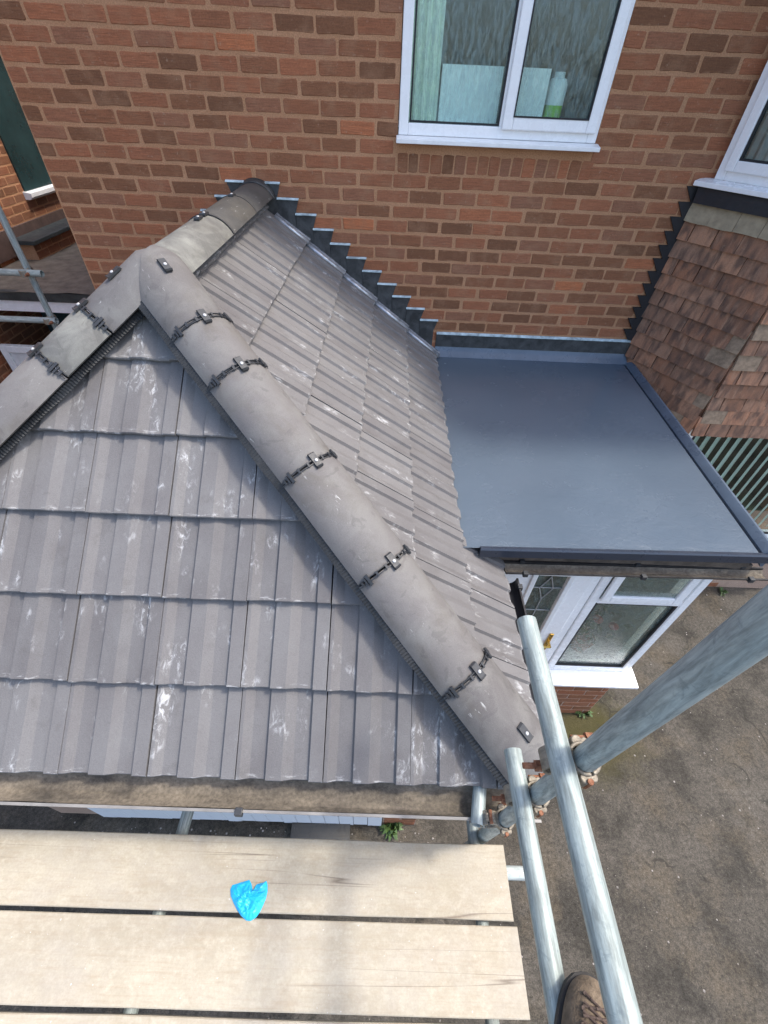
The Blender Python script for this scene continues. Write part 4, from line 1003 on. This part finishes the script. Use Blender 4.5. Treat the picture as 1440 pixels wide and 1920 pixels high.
# upper windows
def bay_win(F, length, z0, z1, name, panes, obs='glass', sash=True):
    fr_ = MB(); t = 0.06; mul = [t / 2 + (length - t) * i / panes for i in range(panes + 1)]
    for i, m_ in enumerate(mul): fr_.box(m_ - t / 2, m_ + t / 2, 0.0, 0.06, z0, z1)
    for i in range(panes): fr_.box(mul[i] + t / 2, mul[i + 1] - t / 2, 0.0, 0.06, z0, z0 + t); fr_.box(mul[i] + t / 2, mul[i + 1] - t / 2, 0.0, .06, z1 - t, z1)
    o = fr_.obj(name, M['upvc'], bay, mw=F, bevel=0.005)
    for i in range(panes):
        a, b2 = mul[i] + t / 2, mul[i + 1] - t / 2
        if sash:
            q = MB(); win_frame(q, a - .012, b2 + .012, z0 + t - .012, z1 - t + .012, 0.055, -0.022, -0.0005); q.obj('sash', M['upvc'], o, mw=F, bevel=0.005); e = 0.043
        else: e = 0
        q = MB(); win_frame(q, a + e, b2 - e, z0 + t + e, z1 - t - e, 0.012, -0.008, 0.012); q.obj('gasket', M['bead'], o, mw=F)
        q = MB(); q.box(a + e, b2 - e, 0.006, 0.010, z0 + t + e, z1 - t - e); q.obj('pane', M[obs], o, mw=F)
    return o
def sill(F, x0, x1, z, nm_='sill', out=0.075):
    q = MB(); q.prism([(-out, -0.040), (-out, -0.014), (0.0, 0.0), (0.05, 0.0), (0.05, -0.040)], lambda u, v, d: (d, u, v + z), x0, x1); q.obj(nm_, M['upvc'], bay, mw=F, bevel=0.003)
FCw = FC @ Matrix.Translation((0.055, 0.0, 0))
bay_win(FCw, TC - 0.06, ZC - 0.375, ZC + 1.15, 'upper_window', 1)
sill(FCw, -0.075, TC + 0.02, ZC - 0.375)
bay_win(FB, 1.9, ZC - 0.375, ZC + 1.15, 'upper_window', 2)
sill(FB, 0.04, 1.95, ZC - 0.3765, out=0.07)
# lower windows
FCl = FC @ Matrix.Translation((0.02, 0.03, 0)); FBl = FB @ Matrix.Translation((0.02, 0.03, 0))
bay_win(FCl, TC - 0.02, 0.66, zt0 + 0.03, 'lower_window', 1, sash=False)
bay_win(FBl, 1.95, 0.66 + 0.15, zt0 + 0.03, 'lower_window', 1, sash=False)
q = MB(); q.box(0.0, 1.95, 0.0, 0.06, 0.62, 0.81); q.obj('window_panel', M['upvc'], bay, mw=FBl)
sill(FBl, -0.02, 1.97, 0.625)
# vertical blinds in the lower bay: separate slats under a head rail
vb = thing('vertical_blind', (3.2, P1.y + 0.15, 0.85), 'pale green vertical blind behind the lower bay window', 'blind')
for i in range(20):
    x_ = 0.10 + i * 0.089; a = math.radians(30 + random.uniform(-1.5, 1.5)); c = Vector((P1.x + 0.02 + x_, P1.y + 0.14, 0)); hx, hy = math.cos(a) * 0.042, math.sin(a) * 0.042
    mb = MB(); t = 0.0012
    mb.prism([(-hx, -hy), (0.002, -0.004), (hx, hy), (hx - t, hy + t), (.002 - t, -.004 + t), (-hx - t, -hy + t)], lambda u, v, d: (c.x + u, c.y + v, d), 0.86, zt0 - 0.04)
    mb.obj('slat', M['blind'], vb)
mb = MB(); mb.box(P1.x + 0.06, P1.x + 1.9, P1.y + 0.12, P1.y + 0.16, zt0 - .04, zt0 - .01); mb.obj('head_rail', M['upvc'], vb)
mb = MB(); mb.box(BX + .03, 5.8, 0.9, 0.95, 0, 5.4); mb.box(BX + 0.15, 4.3, 0.0, 0.9, ZC - 0.60, ZC - 0.56); mb.box(BX + .15, 4.3, 0.0, .9, 0.6, 0.62); mb.obj('room_lining', M['garden_reflection'], bay)  # lining coloured dark green to imitate the garden reflected in the bay glass
mb = MB(); mb.sweep([(0.08 + i * 0.012, 0.14 + 0.012 * math.sin(i * 1.3)) for i in range(26)], [lambda u, v: FC @ Vector((u, v, ZC - 0.33)), lambda u, v: FC @ Vector((u, v, ZC + 1.1))])
mb.obj('curtain', M['room'], smooth=True, label='grey curtain inside the upper bay window at the right', cat='curtain')
# bay roof with overhang
br = MB(); bay_prism(br, ZC + 1.15, ZC + 1.28, 0.42); br.obj('bay_roof', M['roofing'], bay)

# ------------------------------------------------------------------ neighbour on the left
NX = -4.30
nb_h = thing('neighbour_house', (NX - 2, 4, 0), 'neighbouring brick side wall with a tall dark window at far left', 'house')
q = MB(); q.box(NX - 0.3, NX + 0.0, -2.0, 7.0, 0, 6.0); nw = q.obj('wall', M['mortar'], nb_h)
NWY0, NWY1, NWZ0 = 2.57, 3.20, ZC - 1.05
cnt = 0; rest = []
for n in range(-30, 40):
    zc = ZC - 1.262 + n * 0.0844
    if -4 < n < 0: continue
    off = 0 if n % 2 else 0.114
    for k in range(-9, 29):
        y0 = 0.2 + off + k * 0.228; y1 = y0 + 0.216; yc = (y0 + y1) / 2
        wq = 0.216
        if zc + 0.03 > NWZ0 - 0.03 and y1 > NWY0 and y0 < NWY1:
            if y0 < NWY0 - 0.03: y1 = NWY0 - 0.004
            elif y1 > NWY1 + 0.03: y0 = NWY1 + 0.004
            else: continue
            wq = round((y1 - y0) / .004) * .004; yc = (y0 + y1) / 2
        p = proj((NX, yc, zc))
        mw = frame(Vector((NX, yc, zc)), Vector((0, 1, 0)), Vector((-1, 0, 0)), Vector((0, 0, 1)))
        d_ = brick_data(wq, 0.070, M['brick3'], (n + k) % 5)
        if n >= 0 and p and -20 < p[0] < 175 and 60 < p[1] < 480: ob('brick', d_, nw, mw)
        else: rest.append((d_, mw))
ob('brick_remainder', join_data('brick_remainder', rest, M['brick3_plain']), nw, kind='stuff')
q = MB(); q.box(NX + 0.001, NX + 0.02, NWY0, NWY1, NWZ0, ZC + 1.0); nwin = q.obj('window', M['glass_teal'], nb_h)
q = MB(); q.prism([(0.0, 0.0), (0.09, -0.012), (0.09, -0.05), (0.06, -0.075), (0.0, -0.075)], lambda u, v, d: (NX + u, d, NWZ0 + v), NWY0 - 0.03, NWY1 + 0.05); q.obj('sill', M['upvc_dirty'], nwin)
q = MB(); q.box(NX + 0.0005, NX + 0.03, 0.0, 6.0, ZC - 1.56, ZC - 1.31); q.obj('painted_band', M['render_band'], nb_h)

# low link building between the houses
link = thing('link_building', (-3.3, 2, 0), 'low flat roofed link with mossy ledge and white fascia between the houses', 'outbuilding')
LY = 1.0; LZ = ZC - 1.605
q = MB(); v = []; f = []; nx_, ny_ = 16, 14
for j in range(ny_ + 1):
    for i in range(nx_ + 1):
        x_ = NX + 0.002 + (HX0 - .002 - NX - 0.002) * i / nx_; y_ = LY - 0.04 + 4.6 * j / ny_
        v.append((x_, y_ + (0.015 * mnoise.noise(Vector((x_ * 5, 1, 1))) if j == 0 else 0), LZ + 0.02 * mnoise.noise(Vector((x_ * 3, y_ * 3, 0)))))
for j in range(ny_):
    for i in range(nx_): a = j * (nx_ + 1) + i; f.append((a, a + 1, a + nx_ + 2, a + nx_ + 1))
q.add(v, f); q.obj('roof_ledge', M['ledge'], link)
q = MB(); q.box(NX + .002, HX0 - 0.003, LY - 0.03, LY + 0.03, LZ - 0.09, LZ - 0.004); q.obj('ledge_edge', M['slate'], link)
q = MB(); q.box(NX + .002, HX0 - 0.003, LY - 0.012, LY + 0.02, LZ - 0.20, LZ - 0.091); q.obj('fascia', M['upvc'], link)
q = MB(); q.box(NX + .002, HX0 - .003, LY + 0.9, LY + 1.0, 0, LZ - .1); q.obj('recess_wall', M['dark'], link)
q = MB(); win_frame(q, -4.25, -3.0, 0.05, ZC - 2.19, 0.075, LY - 0.01, LY + 0.05); q.obj('door_frame', M['upvc'], link, bevel=0.005)
q = MB(); q.box(-4.17, -3.08, LY + 0.01, LY + 0.03, 0.12, ZC - 2.27); q.obj('door_panel', M['upvc_dirty'], link)
# slate-capped brick pier on the link roof
pier = thing('slate_capped_pier', (-4.1, 2.4, LZ), 'low brick pier with a dark slate cap below the tall dark window', 'pier')
q = MB(); q.box(NX + 0.035, NX + 0.24, 1.98, 4.2, LZ - 0.02, LZ + 0.16); pb_ = q.obj('core', M['mortar'], pier)
for r in range(2):
    for k in range(9):
        y0 = 1.985 + k * 0.228 - (0.11 if r else 0); y0 = max(y0, 1.985); y1 = 1.985 + (k + 1) * 0.228 - (0.11 if r else 0) - 0.012
        if y1 - y0 < .05 or y1 > 4.19: continue
        ob('brick', brick_data(round((y1 - y0) / .004) * .004, 0.066, M['brick3'], k % 5), pb_, frame(Vector((NX + 0.241, (y0 + y1) / 2, LZ + 0.045 + r * 0.078)), Vector((0, 1, 0)), Vector((-1, 0, 0)), Vector((0, 0, 1))))
q = MB(); q.box(NX + 0.033, NX + 0.30, 1.93, 4.2, LZ + 0.161, LZ + 0.205); q.obj('cap', M['slate'], pier, bevel=0.008)

# ------------------------------------------------------------------ scaffold tubes
TR = 0.02415
def tube(p, q_, label, mat='galv', name='scaffold_tube'):
    p = Vector(p); q_ = Vector(q_); d = q_ - p; Lh = d.length
    F = frame(p, *(lambda z: (z.orthogonal().normalized(), z.cross(z.orthogonal().normalized()), z))(d.normalized()))
    mb = MB(); mb.tube((0, 0, 0), (0, 0, Lh), TR, 24, bore=TR - 0.004)
    o = mb.obj(name, M[mat], None, mw=F, label=label, cat='scaffold tube', group='scaffold tubes')
    auto_smooth(o, 0.7); return o
tA0, tA1 = R3(0.399, -3.165, -1.335), R3(0.401, -4.6, -1.315)
tB0, tB1 = R3(0.381, -2.975, -0.962), R3(0.379, -4.6, -0.940)
tube(tA0, tA1, 'thinner looking horizontal rail tube at the right end of the planks, under the boot')
tube(tB0, tB1, 'nearest horizontal rail tube running past the boot at lower right', 'galv')
vs0, vs1 = R3(0.5537, -3.1236, -3.9), R3(0.3584, -3.397, 0.9)
tube(vs0, vs1, 'upright standard tube leaning across the yard at right', 'galv_dark')
TRZ = -2.268
tube(R3(-0.78, -3.06, TRZ), R3(-0.78, -4.4, TRZ), 'transom tube under the planks left of the glove', 'galv_dark')
tube(R3(0.447, -3.02, TRZ), R3(0.447, -4.4, TRZ), 'dull transom tube under the right end of the planks', 'galv_dark')
tube(R3(-4.0, -3.33, TRZ - 0.05), R3(0.665, -3.33, TRZ - 0.05), 'ledger tube with its bright end poking out past the plank ends', 'galv_bright')
LX_ = -2.80; LYs = 0.08
tube(R3(LX_, LYs, -3.9), R3(LX_, LYs, 1.5), 'upright standard tube by the far left house corner', 'galv_dark')
tube(R3(-4.2, LYs - 0.05, -1.135), R3(-2.665, LYs - 0.05, -1.135), 'upper horizontal tube with an open end at far left', 'galv')
tube(R3(-4.2, LYs - 0.05, -1.500), R3(-2.73, LYs - 0.05, -1.492), 'lower horizontal tube in front of the white fascia at far left', 'galv_dark')

# couplers
def coupler(c, a1, a2, label, off=0.052):
    """double coupler: tube 1 along a1, tube 2 along a2; the body sits between; n from tube1 to tube2"""
    a1 = Vector(a1).normalized(); a2 = Vector(a2).normalized(); n = a1.cross(a2).normalized()
    t = thing('scaffold_coupler', c, label, 'coupler', 'rusty scaffold couplers')
    c = Vector(c)
    bd = MB(); fls = []
    for ax, sg in ((a1, -1), (a2, 1)):
        cc = c + n * (sg * off / 2); b_dir = ax.cross(n).normalized()
        fl = MB(); fls.append(fl); ri, ro, hl = TR + 0.0012, TR + 0.0085, 0.021
        # saddle: lower half ring (towards the centre) and flap: upper half ring
        for part, rng in ((bd, (-100, 100)), (fl, (108, 252))):
            m_ = 12; prof = []
            for i in range(m_ + 1):
                a = math.radians(rng[0] + (rng[1] - rng[0]) * i / m_); prof.append((math.cos(a), math.sin(a)))
            pts = [(u * ri, v * ri) for u, v in prof] + [(u * ro, v * ro) for u, v in reversed(prof)]
            part.sweep(pts, [lambda u, v, s=s: cc + n * (-sg * u) + b_dir * v + ax * s for s in (-hl, hl)], closed=True)
        # lugs, hinge pin and swing bolt
        for s in (-1, 1):
            lug = cc + b_dir * (s * (TR + 0.016)); part = bd
            bd.tube(lug - ax * 0.015 - n * (sg * 0.006) - b_dir * (s * 0.006), lug + ax * 0.015 - n * (sg * 0.006) - b_dir * (s * 0.006), 0.0115, 12)
            fl.tube(lug - ax * 0.012 + n * (sg * 0.011) - b_dir * (s * 0.007), lug + ax * 0.012 + n * (sg * 0.011) - b_dir * (s * 0.007), 0.0085, 12)
        lug = cc + b_dir * (TR + 0.018)
        bo = MB(); bo.tube(lug - n * sg * 0.012, lug + n * (sg * 0.060), 0.0062, 10); bo.obj('bolt', M['rust'], t, smooth=True); nu = MB()
        nu.tube(lug + n * (sg * 0.019), lug + n * (sg * 0.034), 0.0125, 6); nu.obj('nut', M['rust'], t)
        pin = cc - b_dir * (TR + 0.018); bo = MB(); bo.tube(pin - ax * 0.02, pin + ax * 0.02, 0.006, 10); bo.obj('hinge_pin', M['rust'], t, smooth=True)
    mid = MB(); v = [c + a1 * x + a2 * y + n * z_ for z_ in (-0.006, 0.006) for y in (-0.02, 0.02) for x in (-0.02, 0.02)]
    bd.add(v, [(0, 1, 3, 2), (4, 6, 7, 5), (0, 4, 5, 1), (2, 3, 7, 6), (1, 5, 7, 3), (0, 2, 6, 4)])
    bd.obj('coupler_body', M['cast'], t, smooth=True, bevel=0.0025); [q_.obj('coupler_flap', M['cast'], t, smooth=True, bevel=0.002) for q_ in fls]
def lp(p, q_, z_): t = (z_ - p.z) / (q_.z - p.z); return p.lerp(q_, t)
vd = (vs1 - vs0).normalized()
pv = lp(vs0, vs1, ZC - 1.01); pb2 = tB0.lerp(tB1, (pv.y - tB0.y) / (tB1.y - tB0.y))
def between(p, q_): return (Vector(p) + Vector(q_)) / 2
yB = (tB1 - tB0).normalized(); yA = (tA1 - tA0).normalized()
coupler(between(pv, pb2), -yB, vd, 'rusty bolted coupler holding the nearest rail to the upright')
pv = lp(vs0, vs1, ZC - 1.40); pa2 = tA0.lerp(tA1, (pv.y - tA0.y) / (tA1.y - tA0.y))
coupler(between(pv, pa2), -yA, vd, 'rusty bolted coupler holding the thin rail to the upright by the hip end')
pv = lp(vs0, vs1, ZC - 1.80)
coupler(pv + Vector((-0.028, 0, 0)), Vector((0, 1, 0)), vd, 'dirty coupler on the upright just above the plank corner')
coupler(R3(LX_, LYs - 0.026, -1.135), Vector((1, 0, 0)), Vector((0, 0, 1)), 'corroded coupler on the upper tube at far left')
coupler(R3(LX_, LYs - 0.026, -1.495), Vector((1, 0, 0)), Vector((0, 0, 1)), 'corroded coupler on the lower tube at far left')
# short stub held by the corner coupler
tube(R3(0.372, -3.262, -1.80), R3(0.405, -3.10, -1.80), 'short stub tube with an open end at the plank corner', 'galv_dark')

# ------------------------------------------------------------------ planks
BT = ZC - 2.20
def plank(x0, x1, y0, y1, label, wob):
    bm = bmesh.new(); n = 40; rows = []
    for i in range(n + 1):
        x_ = x0 + (x1 - x0) * i / n; dy = 0.0025 * mnoise.noise(Vector((x_ * 2.2, wob, 0))); dz = 0.002 * mnoise.noise(Vector((x_ * 1.3, wob, 4))); dy2 = 0.0025 * mnoise.noise(Vector((x_ * 2.2, wob, 9)))
        e = 0.003
        rows.append([bm.verts.new(c) for c in ((x_, y0 + dy, BT - 0.038), (x_, y0 + dy, BT - e + dz), (x_, y0 + dy + e, BT + dz), (x_, (y0 + y1) / 2, BT + dz + .0005), (x_, y1 + dy2 - e, BT + dz), (x_, y1 + dy2, BT - e + dz), (x_, y1 + dy2, BT - 0.038))])
    for a, b2 in zip(rows, rows[1:]):
        for k in range(7): bm.faces.new((a[k], a[(k + 1) % 7], b2[(k + 1) % 7], b2[k]))
    bm.faces.new(rows[0]); bm.faces.new(list(reversed(rows[-1])))
    bmesh.ops.recalc_face_normals(bm, faces=bm.faces)
    o = ob('scaffold_plank', bm_me('scaffold_plank', bm, M['wood']), None, None, label, 'plank', 'scaffold planks')
    return o
plank(-4.0, 0.552, -3.482, -3.255, 'scaffold plank nearest the roof with the blue glove on it', 1)
plank(-4.0, 0.562, -3.722, -3.496, 'middle scaffold plank with dark stains near its right end', 2)
plank(-4.0, 0.555, -3.975, -3.737, 'scaffold plank at the very bottom edge, mostly out of view', 3)

# ------------------------------------------------------------------ glove
def pix_at(x_, y_, z_):
    d = RC.transposed() @ Vector(((x_ - 720) / 817.5, (y_ - 960) / 817.5, 1)); t = (z_ - CAMLOC.z) / d.z; return CAMLOC + d * t
GLO = [(432.5, 1668), (436, 1660), (448, 1656), (458, 1653), (468, 1650), (472, 1658), (474, 1668), (480, 1669), (482, 1658), (493, 1655), (500, 1652), (502, 1660), (502, 1672), (499, 1685), (494, 1697), (488, 1710), (480, 1721), (470, 1727), (462, 1726), (452, 1717), (444, 1705), (438, 1692), (433, 1680)]
c0 = pix_at(466, 1692, BT); GL = [pix_at(x_, y_, BT) - c0 for x_, y_ in GLO]
gm = MB(); v = []; f = []; K = 9; n = len(GL) * 3
outl = []
for i in range(len(GL)):
    a, b2 = GL[i], GL[(i + 1) % len(GL)]
    for k in range(3): outl.append(a.lerp(b2, k / 3))
def gh(p):
    q_ = Vector((p.x * 26, p.y * 26, 0.3)); r1 = 1 - abs(mnoise.noise(q_)) * 2; r2 = 1 - abs(mnoise.noise(q_ * 2.3 + Vector((5, 2, 1)))) * 2
    return max(0.0, 0.0085 * r1 + 0.006 * r2)
for k in range(1, K + 1):
    for i, p in enumerate(outl):
        s = k / K; pp = p * s; edge = (1 - s ** 4)
        v.append((pp.x, pp.y, 0.004 + (0.010 + gh(pp)) * edge + (0.002 * mnoise.noise(Vector((i * .8, 3, 1))) if k == K else 0)))
v.append((0, 0, 0.012 + gh(Vector((0, 0, 0)))))
for i in range(n):
    j = (i + 1) % n; f.append((len(v) - 1, i, j))
    for k in range(K - 1): f.append((k * n + i, (k + 1) * n + i, (k + 1) * n + j, k * n + j))
nb_ = len(v)
for p in outl: v.append((p.x * 0.97, p.y * 0.97, 0.001))
for i in range(n): j = (i + 1) % n; f.append(((K - 1) * n + i, nb_ + i, nb_ + j, (K - 1) * n + j))
f.append(tuple(nb_ + i for i in range(n)))
gm.add(v, f)
glove = gm.obj('glove', M['glove'], None, mw=Matrix.Translation(c0), label='crumpled bright blue disposable glove on the plank', cat='glove')
for p in glove.data.polygons: p.use_smooth = False
cu_ = MB()
fold = [(467, 1684), (482, 1678), (500, 1671), (498, 1683), (490, 1690), (478, 1691)]
fp = [pix_at(x_, y_, BT) for x_, y_ in fold]; cc = sum(fp, Vector()) / len(fp)
cu_.add([p + Vector((0, 0, 0.022 + 0.004 * (i % 2))) for i, p in enumerate(fp)] + [cc + Vector((0, 0, 0.030))], [(i, (i + 1) % len(fp), len(fp)) for i in range(len(fp))])
o = cu_.obj('glove_fold', M['glove'], glove); o.modifiers.new('s', 'SOLIDIFY').thickness = 0.002

# ------------------------------------------------------------------ boot
boot = thing('boot', R3(0.46, -3.66, -1.36), 'worn brown leather lace up work boot beside the nearest rail', 'boot')
bd_ = Vector((0.42, 0.908, 0)).normalized(); bs = Vector((bd_.y, -bd_.x, 0)); BO = R3(0.418, -3.706, -1.300)
st = [(-0.24, .030, .10, .0), (-0.20, .036, .20, .0), (-0.12, .040, .21, 0), (-0.06, .046, .165, 0), (-0.01, .050, .125, 0), (0.03, .051, .098, 0), (0.06, .049, .082, 0), (0.085, .043, .072, 0), (0.102, .032, .058, 0), (0.112, .016, .04, 0), (0.114, 0.003, 0.03, 0)]
q = MB(); fns = []
for y_, hw_, ht_, _ in st:
    fns.append((lambda y_, hw_, ht_: (lambda u, v: BO + bd_ * y_ + bs * (u * hw_ * (1.0)) + Vector((0, 0, 0.018 + v * (ht_ - .018)))))(y_, hw_, ht_))
pr = [(-1, 0), (-1.03, 0.25), (-0.97, 0.5), (-0.82, 0.75), (-0.55, 0.92), (-0.25, 0.99), (0, 1.0), (0.25, 0.99), (0.55, 0.92), (0.82, 0.75), (0.97, .5), (1.03, .25), (1, 0)]
q.sweep(pr, fns, closed=True); up_ = q.obj('upper', M['leather'], boot, smooth=True)
ss = up_.modifiers.new('sub', 'SUBSURF'); ss.levels = 1; ss.render_levels = 2
q = MB(); q.sweep([(-1.06, 0), (-1.08, 1), (1.08, 1), (1.06, 0)], [(lambda y_, hw_: (lambda u, v: BO + bd_ * (y_ * 1.03) + bs * (u * hw_) + Vector((0, 0, v * 0.022))))(y_, max(hw_, .008)) for y_, hw_, _, _ in st], closed=True); q.obj('sole', M['sole'], boot)
q = MB()
def top_at(y_, u):
    for (a, b2) in zip(st, st[1:]):
        if a[0] <= y_ <= b2[0]:
            t = (y_ - a[0]) / (b2[0] - a[0]); hw_ = a[1] + (b2[1] - a[1]) * t; ht_ = a[2] + (b2[2] - a[2]) * t; break
    import bisect
    us = [p[0] for p in pr[2:11]]; vs = [p[1] for p in pr[2:11]]; u2 = max(min(u, us[-1]), us[0])
    for k in range(len(us) - 1):
        if us[k] <= u2 <= us[k + 1]: vv = vs[k] + (vs[k + 1] - vs[k]) * (u2 - us[k]) / (us[k + 1] - us[k]); break
    return BO + bd_ * y_ + bs * (u * hw_) + Vector((0, 0, 0.018 + vv * (ht_ - .018) + 0.003))
for k in range(15):
    ya = 0.080 - k * 0.013
    for sgn in (-1, 1):
        pts = [top_at(ya - 0.019 * i / 6, sgn * (-0.62 + 1.24 * i / 6)) + Vector((0, 0, 0.0015 * math.sin(i * 2.1 + k))) for i in range(7)]
        for a, b2 in zip(pts, pts[1:]): q.tube(a, b2, 0.0026, 6)
q.obj('laces', M['lace'], boot, smooth=True)
for sgn in (-1, 1):
    q = MB()
    for k in range(9):
        a = top_at(0.080 - k * 0.022, sgn * 0.62); q.tube(a - Vector((0, 0, .002)), a + Vector((0, 0, 0.002)), 0.0035, 8)
    q.obj('eyelets', M['lace'], boot)

# ------------------------------------------------------------------ small things on the ground
def pix_ground(x_, y_): return pix_at(x_, y_, 0.0)
gt = pix_ground(600, 1562)
mw = Matrix.Translation((gt.x - 0.2, gt.y - 0.06, 0.012)) @ Matrix.Rotation(0.02, 4, 'Z')
q = MB(); q.prism([(0, 0), (0, 0.045), (0.02, 0.055), (0.10, 0.055), (0.12, 0.03), (0.24, 0.03), (0.24, 0.0)], lambda u, v, d: (d, u, v), 0, 0.42)
q.obj('loose_tile', M['hip_dark'], None, mw=mw, label='loose dark roof tile lying on the ground below the gutter', cat='roof tile')
def weed(x_, y_, s, label, n=40, seed=1):
    rr = random.Random(seed); c = pix_ground(x_, y_); t = thing('weed', c, label, 'weed')
    q = MB()
    for i in range(n):
        a = rr.uniform(0, 2 * PI); r = s * rr.uniform(0.3, 1); h = s * rr.uniform(0.2, 0.8); d = Vector((math.cos(a), math.sin(a), 0)); sd_ = Vector((-d.y, d.x, 0)) * s * 0.13
        p0 = c + d * r * 0.1; p1 = c + d * r * 0.6 + Vector((0, 0, h)); p2 = c + d * r + Vector((0, 0, h * 0.75))
        q.add([p0, p1 - sd_, p2, p1 + sd_], [(0, 1, 2, 3)])
    q.obj('leaves', M['leaf'], t)
weed(735, 1553, 0.10, 'bright green weed growing at the garage door foot', 60, 1)
weed(1092, 1338, 0.09, 'small weed at the foot of the porch brickwork', 34, 2)
weed(640, 1549, 0.07, 'little weed behind the loose dark tile', 30, 3)
weed(1352, 1112, 0.07, 'tiny weed by the bay base beyond the porch', 24, 5)
rr = random.Random(11); q = MB()
for i in range(700):
    x_, y_ = rr.uniform(-2.2, 4.2), rr.uniform(-4.2, -0.7)
    if y_ > -2.85 and x_ < 0.35: continue
    if y_ > -2.1 and x_ < 1.95: continue
    if i > 360: x_ = rr.uniform(-2, .6); y_ = rr.uniform(-3.35, -2.95)
    s = rr.uniform(0.003, 0.009); a = rr.uniform(0, 3); dx, dy = math.cos(a) * s, math.sin(a) * s
    q.add([(x_ - dx, y_ - dy, 0.0), (x_ + dy, y_ - dx, 0), (x_ + dx, y_ + dy, 0), (x_ - dy, y_ + dx, 0), (x_, y_, s * 0.8)], [(0, 1, 4), (1, 2, 4), (2, 3, 4), (3, 0, 4)])
q.obj('grit', M['pebble'], label='scattered grit and pebbles on the yard', cat='grit', kind='stuff')
